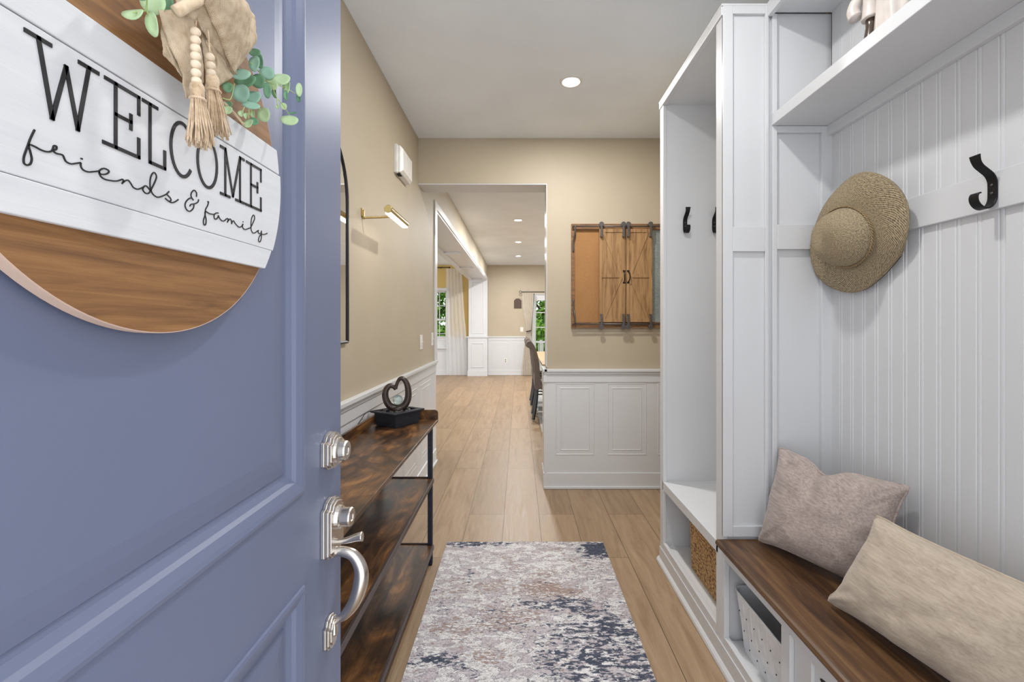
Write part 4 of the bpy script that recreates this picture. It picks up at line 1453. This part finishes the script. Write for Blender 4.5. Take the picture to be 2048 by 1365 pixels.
ha, hb = e1.length / 2, e2.length / 2
b = MB()
vs = []
lv = [(0, 0), (0.006, 0.062), (0.020, 0.066), (0.022, 0.074), (-0.006, 0.076), (-0.006, 0.064)]
for g, z in lv:
    for sa, sb in ((-1, -1), (1, -1), (1, 1), (-1, 1)):
        vs.append(fp(sa * (ha + g), sb * (hb + g), z))
fs = [(4 * i + j, 4 * i + (j + 1) % 4, 4 * i + 4 + (j + 1) % 4, 4 * i + 4 + j) for i in range(len(lv) - 1) for j in range(4)] + [(0, 1, 2, 3), (20, 21, 22, 23)]
b.add(vs, fs)
b.build('tray', M['tray'], fo, bevel=0.001)
rnd = random.Random(5)
for i in range(26):
    a, c = rnd.uniform(-ha + .012, ha - .012), rnd.uniform(-hb + .012, hb - .012)
    if abs(a) < 0.03 and abs(c) < 0.025:
        a += 0.045
    MB().ball(fp(a, c, 0.070), rnd.uniform(0.008, 0.012), 10, 7, s=(1, rnd.uniform(.8, 1.2), .62)).build('pebble', M['stone'], fo, smooth=True)
# the arch stands across the view
b = MB().lathe([(0.030, 0), (0.033, 0.008), (0.031, 0.018), (0.026, 0.024)], fp(0, 0, 0.068), seg=24)
hb0 = fp(0, 0, 0)
rt = Vector((1, 0.25, 0)).normalized()
hp = lambda x, z: hb0 + rt * x + Vector((0, 0, z))
path = smooth_path([hp(p[0], p[1] + 0.068) for p in [(-.010, .112), (-.022, .128), (-.042, .132), (-.060, .108), (-.061, .070), (-.043, .032), (-.008, .014), (.028, .022),
                    (.050, .055), (.054, .098), (.047, .138), (.030, .166), (.012, .168), (-.002, .148), (-.010, .116)]], 6)
n_ = len(path)
rad = [0.0085 + 0.0105 * math.sin(PI * min(1, i / (n_ * .9))) for i in range(n_)]
b.tube(path, rad, 16, sx=1.15)
b.build('heart_arch', M['fountain'], fo, smooth=True)
MB().ball(hp(0.000, 0.126), 0.0265, 24, 16).build('glass_ball', M['ball'], fo, smooth=True)
MB().tube(smooth_path([fp(0.0, hb + 0.02, 0.068), Vector((-0.757, 2.26, 0.846)), Vector((-0.768, 2.19, 0.822)), Vector((-0.770, 2.13, 0.790)), Vector((-0.770, 2.10, 0.70))], 6), 0.0018, 6).build('power_cord', M['iron'], fo, smooth=True)

# =================================================================== LEFT WALL OBJECTS
# arched mirror
mi_ = thing('arched_mirror', 'thin black framed arched mirror half hidden by the blue door', 'mirror', (XL, 1.73, 1.207))


def arch(r, y, zb, zs, n=28):
    return [(y - r, zb), (y + r, zb)] + [(y + r * math.cos(PI * i / n), zs + r * math.sin(PI * i / n)) for i in range(n + 1)]


ycm, rm = 1.735, 0.305
MB().prism(arch(rm - .006, ycm, 1.213, 1.83), 'x', XL + 0.001, XL + 0.010).build('mirror_glass', M['mirror'], mi_)
pts = [(XL + 0.010, p[0], p[1]) for p in arch(rm, ycm, 1.207, 1.83)]
b = MB()
for i in range(len(pts)):
    b.tube([pts[i], pts[(i + 1) % len(pts)]], 0.0075, 6)
b.build('mirror_frame', M['iron'], mi_)

# brass picture light
pl = thing('picture_light', 'brass cylindrical picture light on an angled wall arm', 'lamp', (XL, 2.27, 1.84))
MB().box(XL, XL + 0.006, 2.245, 2.275, 1.826, 1.868).build('wall_plate', M['brass'], pl, bevel=0.002)
b = MB().box(XL + .004, XL + .012, 2.252, 2.268, 1.815, 1.860)
b.tube([(XL + 0.010, 2.262, 1.822), (-0.700, 2.31, 1.836), (-0.650, 2.345, 1.848)], 0.0055, 8)
b.build('arm', M['brass'], pl, bevel=0.001)
tb = Vector((-0.640, 2.195, 1.850))
MB().lathe([(0.018, 0), (0.0195, 0.002), (0.0195, 0.338), (0.018, 0.340)], tb, (0, 1, 0), 28).build('shade_tube', M['brass'], pl)
MB().lathe([(0.0165, -0.0012), (0.0165, 0.001)], tb, (0, 1, 0), 24).build('end_cap', M['brass'], pl, smooth=False)
MB().box(-0.654, -0.626, 2.200, 2.530, 1.8270, 1.8345).build('led_strip', M['led'], pl)
ld = bpy.data.lights.new('led_light', 'AREA'); ld.shape = 'RECTANGLE'; ld.size = 0.02; ld.size_y = 0.3; ld.energy = 0.15; ld.color = (1, 0.88, 0.74)
lo = bpy.data.objects.new('led_light', ld); COL.objects.link(lo); lo.parent = pl
lo.location = Vector((-0.640, 2.365, 1.826)) - Vector((XL, 2.27, 1.84))

# chime box
cb_ = thing('door_chime', 'white plastic chime box high on the left wall', 'chime', (XL, 2.97, 2.33))
out = [(2.835, 2.30), (2.87, 2.245), (3.10, 2.245), (3.12, 2.27), (3.12, 2.40), (3.09, 2.425), (2.835, 2.425)]
MB().prism([(2.835, 2.245), (3.12, 2.245), (3.12, 2.425), (2.835, 2.425)], 'x', XL, XL + 0.020).build('backplate', M['plastic'], cb_, bevel=0.003)
b = MB()
b.rings((2.85, 3.115, 2.250, 2.420), [(0, XL + 0.020), (0.0, XL + 0.034), (0.018, XL + 0.052)], lambda a, c, d: (d, a, c))
b.build('cover', M['plastic'], cb_, bevel=0.002)
MB().box(XL + 0.006, XL + 0.03, 2.86, 2.92, 2.2435, 2.246).build('vent', M['hole'], cb_)


def wall_plate(name, label, cat, put, kind):
    """put(a, z, d)"""
    c = put(0, 0, 0)
    t = thing(name, label, cat, tuple(c))

    def bx(mb, a0, a1, z0, z1, d0, d1):
        p, q = put(a0, z0, d0), put(a1, z1, d1)
        mb.box(p[0], q[0], p[1], q[1], p[2], q[2])
    m = MB(); bx(m, -0.038, 0.038, -0.058, 0.058, 0, 0.006)
    m.build('cover_plate', M['plastic'], t, bevel=0.002)
    if kind == 'rocker':
        m = MB(); bx(m, -0.017, 0.017, -0.034, 0.034, 0.006, 0.010); m.build('rocker', M['plastic'], t, bevel=0.0015)
    elif kind == 'dimmer':
        m = MB(); bx(m, -0.017, 0.017, -0.034, 0.034, 0.006, 0.010); m.build('rocker', M['plastic'], t, bevel=0.0015)
        m = MB(); bx(m, -0.010, 0.010, -0.004, 0.006, 0.010, 0.018); m.build('slider', M['plastic'], t, bevel=0.001)
    else:
        for z in (0.022, -0.022):
            m = MB(); bx(m, -0.015, 0.015, z - 0.014, z + 0.014, 0.006, 0.009); m.build('socket', M['galv'], t, bevel=0.001)


wall_plate('light_switch', 'white dimmer switch on the left wall above the console end', 'switch', lambda a, z, d: Vector((XL + d, 3.615 + a, 1.140 + z)), 'dimmer')
wall_plate('light_switch', 'white switch on the left wall right beside the cased opening', 'switch', lambda a, z, d: Vector((XL + d, 4.075 + a, 1.148 + z)), 'dimmer')
wall_plate('light_switch', 'white switch plate on the far wall beside the cream drape', 'switch', lambda a, z, d: Vector((0.07 + a, YF - d, 1.135 + z)), 'rocker')
wall_plate('power_outlet', 'outlet in the far wainscot panelling', 'outlet', lambda a, z, d: Vector((-0.335 + a, YF - 0.010 - d, 0.36 + z)), 'outlet')

# arched wooden plaque on the far wall
pq = [(-0.125, 1.665), (0.060, 1.665)] + [(-0.0325 + 0.0925 * math.cos(PI * i / 20), 1.815 + 0.0925 * math.sin(PI * i / 20)) for i in range(21)]
b = MB()
for i in range(7):                        # slats
    x0 = -0.125 + i * 0.185 / 7
    xc = x0 + 0.0125 + .0325
    top = 1.815 + math.sqrt(max(0.0925 ** 2 - xc * xc, 0))
    b.box(x0 + 0.001, x0 + 0.185 / 7 - 0.001, YF - 0.022, YF - 0.012, 1.665, top)
pa = thing('arched_plaque', 'small dark wood arched plaque on the far beige wall', 'wall decor', (-0.03, YF, 1.665))
MB().prism(pq, 'y', YF - 0.012, YF).build('backing', M['nutwood'], pa)
b.build('slats', M['nutwood'], pa)

# =================================================================== MESSAGE BOARD ON THE BACK WALL
bxp = lambda x: (1100 + x / 5.458 - 1038) / 255.7
bzp = lambda y: 1.291 + (647 - 430 - y / 5.458) / 255.7
mbd = thing('message_board', 'cork and metal message board with two sliding barn doors on the back wall', 'message board', (0.83, YB, 1.25))
x0, x1, z1, z0 = bxp(230), bxp(230) + 0.84, bzp(103), bzp(1237)
b = MB()
b.box(x0, x1, YB - 0.02, YB, z1 - 0.047, z1).box(x0, x1, YB - 0.02, YB, z0, z0 + 0.047)
b.box(x0, x0 + 0.027, YB - 0.02, YB, z0 + .047, z1 - .047).box(x1 - 0.027, x1, YB - 0.02, YB, z0 + .047, z1 - .047)
b.build('frame', M['barn_dark'], mbd, bevel=0.0015)
MB().box(x0 + .027, bxp(620), YB - 0.008, YB, z0 + .047, z1 - .047).build('cork_panel', M['cork'], mbd)
MB().box(bxp(1010), x1 - .027, YB - 0.008, YB, z0 + .047, z1 - .047).build('metal_panel', M['galv'], mbd)
MB().box(bxp(620), bxp(1010), YB - 0.008, YB, z0 + .047, z1 - .047).build('centre_panel', M['barn_dark'], mbd)
for zz in (bzp(138), bzp(1192)):
    b = MB().tube([(x0 + .005, YB - 0.046, zz), (x1 - .005, YB - 0.046, zz)], 0.0052, 10)
    for xx in (x0 + .012, x1 - .012):
        b.tube([(xx, YB - 0.046, zz), (xx, YB - 0.018, zz)], 0.005, 8)
    b.build('rail', M['steel_dark'], mbd, smooth=True)
# curved brackets at the left
for sg, ya, yb_ in ((1, 135, 410), (-1, 1190, 928)):
    P = smooth_path([(bxp(268), YB - 0.050, bzp(ya)), (bxp(264), YB - 0.044, bzp(ya + sg * 90)), (bxp(254), YB - 0.024, bzp(ya + sg * 165)), (bxp(252), YB - 0.023, bzp(yb_))], 5)
    b = MB()
    b.tube(P, 0.0065, 8, sx=1.0)
    b.build('bracket', M['steel_dark'], mbd, smooth=True)


def barn_door(xa, xb, mir, strapx):
    ya, yb2 = YB - 0.036, YB - 0.024
    zt, zb = bzp(165), bzp(1172)
    d = MB().box(xa, xb, ya, yb2, zb, zt).build('sliding_door', M['barn'], mbd, bevel=0.001)
    b_ = MB()
    sw = 0.024
    zm = bzp(672)
    f0 = ya - 0.006
    b_.box(xa, xa + sw, f0, ya, zb, zt).box(xb - sw, xb, f0, ya, zb, zt)
    b_.box(xa + sw, xb - sw, f0, ya, zt - 0.026, zt).box(xa + sw, xb - sw, f0, ya, zb, zb + 0.026).box(xa + sw, xb - sw, f0, ya, zm - 0.014, zm + 0.014)
    for (za, zc) in ((zt - 0.026, zm + 0.014), (zb + 0.026, zm - 0.014)):
        xs, xe = (xa + sw, xb - sw) if not mir else (xb - sw, xa + sw)
        w_ = 0.022 if not mir else -0.022
        b_.prism([(xs, za), (xs + w_, za), (xe, zc), (xe - w_, zc)], 'y', f0 + .001, ya)
    b_.build('door_frame', M['barn'], d, bevel=0.0008)
    for sx_ in strapx:
        for (zc, s_) in ((bzp(118), -1), (bzp(1224), 1)):
            h_ = MB()
            h_.lathe([(0.0195, 0), (0.0195, 0.010)], (bxp(sx_), YB - 0.058, zc), (0, 1, 0), 20)
            e_ = bzp(255) if s_ < 0 else bzp(1085)
            h_.box(bxp(sx_) - 0.0085, bxp(sx_) + 0.0085, YB - 0.061, YB - 0.057, min(zc, e_), max(zc, e_))
            h_.box(bxp(sx_) - 0.0085, bxp(sx_) + 0.0085, YB - 0.060, YB - 0.042, e_ - 0.010 if s_ > 0 else e_, e_ if s_ > 0 else e_ + 0.010)
            h_.build('roller_strap', M['steel_dark'], d, bevel=0.001)
    hx = bxp(795) if not mir else bxp(838)
    P = smooth_path([(hx, f0, bzp(625)), (hx + (0.008 if mir else -0.0), f0 - 0.020, bzp(648)), (hx + (0.010 if mir else -0.002), f0 - 0.024, bzp(682)), (hx + (0.008 if mir else 0), f0 - 0.020, bzp(716)), (hx, f0, bzp(740))], 5)
    h_ = MB().tube(P, 0.0040, 8).box(hx - .009, hx + .009, f0 - .003, f0, bzp(628), bzp(612)).box(hx - .009, hx + .009, f0 - .003, f0, bzp(754), bzp(738))
    h_.build('handle', M['iron'], d, bevel=0.0)


barn_door(bxp(528), bxp(812), False, (548, 785))
barn_door(bxp(820), bxp(1100), True, (838, 1077))

# =================================================================== CEILING LIGHTS
def ceiling_light(x, y, label, watts=None, r=0.068):
    t = thing('ceiling_light', label, 'light', (x, y, ZC), 'round recessed ceiling lights')
    MB().lathe([(r, 0), (r, -0.004), (r - 0.014, -0.009), (r - 0.020, -0.003)], (x, y, ZC), seg=40, cap=False).build('trim_ring', M['plastic'], t, smooth=False)
    MB().lathe([(r - 0.018, 0), (r - 0.018, -0.006)], (x, y, ZC), seg=40).build('diffuser', M['lamp'], t)
    l = bpy.data.lights.new('lamp_glow', 'AREA'); l.shape = 'DISK'; l.size = 0.10; l.energy = watts or LAMP_W; l.color = (1, 0.985, 0.96)
    o = bpy.data.objects.new('lamp_glow', l); COL.objects.link(o); o.parent = t; o.location = (0, 0, -0.012)
    return t


ceiling_light(0.311, 2.69, 'large nearest recessed ceiling light over the foyer')
ceiling_light(0.311, 1.10, 'recessed ceiling light just inside the front door', 8)
ceiling_light(-0.012, 6.30, 'first recessed ceiling light beyond the passage header', 30)
ceiling_light(-0.014, 8.00, 'second recessed ceiling light beyond the passage header', 30)
ceiling_light(-0.016, 9.66, 'farthest recessed ceiling light near the patio door wall', 30)

# =================================================================== CURTAINS
def drape(s_top, s_mid, s_bot, z_top, z_mid, z_bot, y, folds, amp, n=90):
    def fn(a, t):
        z = z_top + (z_bot - z_top) * t
        tm = (z_top - z_mid) / (z_top - z_bot)
        if t < tm:
            k_ = (t / tm) ** 1.5
            l, r = s_top[0] * (1 - k_) + s_mid[0] * k_, s_top[1] * (1 - k_) + s_mid[1] * k_
        else:
            k_ = ((t - tm) / (1 - tm)) ** 0.6
            l, r = s_mid[0] * (1 - k_) + s_bot[0] * k_, s_mid[1] * (1 - k_) + s_bot[1] * k_
        w_ = (r - l) / max(s_top[1] - s_top[0], .01)
        x = l + (r - l) * a
        return (x, y + amp * (0.35 + 0.65 * min(1, w_)) * math.sin(a * folds * 2 * PI + 0.8 * math.sin(t * 3)), z)
    return MB().grid(fn, n, 40)


sc_ = thing('sheer_curtain', 'long white sheer curtain at the sash window in the next room', 'curtain', (-1.57, YF - 0.1, 0))
drape((-1.80, -1.40), (-1.80, -1.33), (-1.78, -1.26), 2.64, 1.3, 0.01, YF - 0.12, 5, 0.012).build('voile', M['sheer'], sc_, smooth=True, fix=False)
cr = thing('curtain_rod', 'dark curtain rod above the sash window', 'curtain rod', (-2.2, YF - 0.12, 2.66))
MB().tube([(-3.0, YF - 0.12, 2.665), (-1.72, YF - 0.12, 2.665)], 0.011, 10).box(-1.95, -1.93, YF - 0.12, YF, 2.655, 2.675).build('rod', M['iron'], cr)
MB().ball((-1.71, YF - .12, 2.665), 0.02).build('finial', M['iron'], cr)

dc = thing('drape', 'cream drape tied back with a black tie beside the patio door', 'curtain', (0.22, YF - 0.1, 0))
drape((0.075, 0.36), (0.19, 0.285), (0.06, 0.32), 2.045, 1.10, 0.012, YF - 0.13, 6, 0.03).build('cloth', M['drape'], dc, smooth=True, fix=False)
b = MB().tube([(0.2375 + 0.06 * math.cos(a), YF - 0.13 + 0.035 * math.sin(a), 1.10 + 0.012 * math.cos(a)) for a in [2 * PI * i / 20 for i in range(20)]], 0.010, 8, closed=True)
b.build('tieback', M['iron'], dc, smooth=True)
drape((0.33, 0.43), (0.33, 0.42), (0.30, 0.42), 1.99, 1.10, 0.02, YF - 0.06, 4, 0.012).build('sheer_lining', M['sheer'], dc, smooth=True, fix=False)
cr = thing('curtain_rod', 'dark rod with a ring finial above the patio door', 'curtain rod', (1.2, YF - 0.13, 2.06))
MB().tube([(0.07, YF - 0.13, 2.062), (2.4, YF - 0.13, 2.062)], 0.010, 10).box(0.10, 0.12, YF - 0.13, YF, 2.055, 2.07).build('rod', M['iron'], cr)
MB().tube([(0.035 + 0.03 * math.cos(a), YF - .13, 2.062 + 0.026 * math.sin(a)) for a in [2 * PI * i / 16 for i in range(16)]], 0.006, 6, closed=True).build('finial', M['iron'], cr, smooth=True)

# =================================================================== DINING CORNER
b = MB().box(0.27, 2.6, 5.3, 8.9, 0.001, 0.010)
tag(b.build('dining_rug', M['drug'], None), 'pale grey rug under the dining table at the right', 'rug')
dt = thing('dining_table', 'pale topped dining table mostly hidden behind the half-panelled wall', 'table', (0.95, 7.0, 0.010))
MB().box(0.30, 1.60, 5.75, 8.4, 0.735, 0.765).build('tabletop', M['wtable'], dt, bevel=0.004)
MB().box(0.80, 1.10, 6.4, 7.8, 0.010, 0.735).build('pedestal', M['blackwood'], dt, bevel=0.004)


def chair(label, loc):
    t = thing('dining_chair', label, 'chair', loc, 'scroll-back dining chairs')
    x, y, z = loc              # middle of the seat on the floor; the chair faces +X
    wy = 0.235
    b_ = MB()
    prof_ = [(-.215, .42), (-.225, .60), (-.245, .80), (-.285, .95), (-.335, 1.03), (-.375, 1.045), (-.405, 1.02), (-.405, .975), (-.375, .955),
             (-.345, .93), (-.325, .87), (-.310, .75), (-.300, .60), (-.295, .42)]
    pp = [(p.x, p.y) for p in smooth_path([(a, c, 0) for a, c in prof_], 3, closed=True)]
    b_.prism([(x + a + .03, z + c) for a, c in pp], 'y', y - wy, y + wy)
    bk_ = b_.build('backrest', M['chairfab'], t, smooth=False, bevel=0.008)
    c_ = MB()
    for yy in (-.12, 0, .12):
        pth_ = [(x + p[0] + .026, y + yy, z + p[1]) for p in [(-.298, .6), (-.312, .75), (-.328, .87), (-.348, .935), (-.38, .955), (-.41, .98), (-.41, 1.02), (-.375, 1.05), (-.335, 1.035)]]
        c_.tube(smooth_path(pth_, 3), 0.004, 6)
    c_.build('channel_seam', M['chairfab'], bk_, smooth=True)
    MB().box(x - .20, x + .24, y - wy, y + wy, z + .40, z + .49).build('seat', M['chairfab'], t, bevel=0.02)
    for sx_, sy_ in ((1, 1), (1, -1), (-1, 1), (-1, -1)):
        yy = y + sy_ * (wy - .025)
        if sx_ < 0:
            P = smooth_path([(x - .235, yy, z + .46), (x - .245, yy, z + .25), (x - .285, yy, z + .0)], 4)
        else:
            P = [(x + .20, yy, z + .41), (x + .205, yy, z)]
        MB().tube(P, 0.021, 4).build('leg', M['blackwood'], t)
    return t


c1 = chair('nearest grey-brown scroll-back dining chair at the end of the passage', (0.475, 6.175, 0.011))
c2 = copy_tree(c1); c2.location = (0.475, 7.24, 0.011); c2['label'] = 'grey-brown scroll-back dining chair directly behind the nearest one'
# slatted black side stretchers seen under the nearest chair
sb = thing('slatted_bench', 'black slatted bench behind the nearest dining chair', 'bench', (0.5, 6.62, 0.011))
b = MB()
for i in range(7):
    zz = 0.245 + i * 0.045
    b.box(0.235, 0.75, 6.55, 6.56, zz, zz + 0.018)
b.build('slats', M['blackwood'], sb)
b = MB().box(0.225, 0.25, 6.54, 6.57, 0.011, 0.55).box(0.74, 0.765, 6.54, 6.57, 0.011, 0.55).box(0.225, 0.765, 6.54, 6.80, 0.55, 0.575)
b.box(0.225, 0.25, 6.77, 6.80, 0.011, 0.55).box(0.74, 0.765, 6.77, 6.80, 0.011, 0.55)
b.build('frame', M['blackwood'], sb)
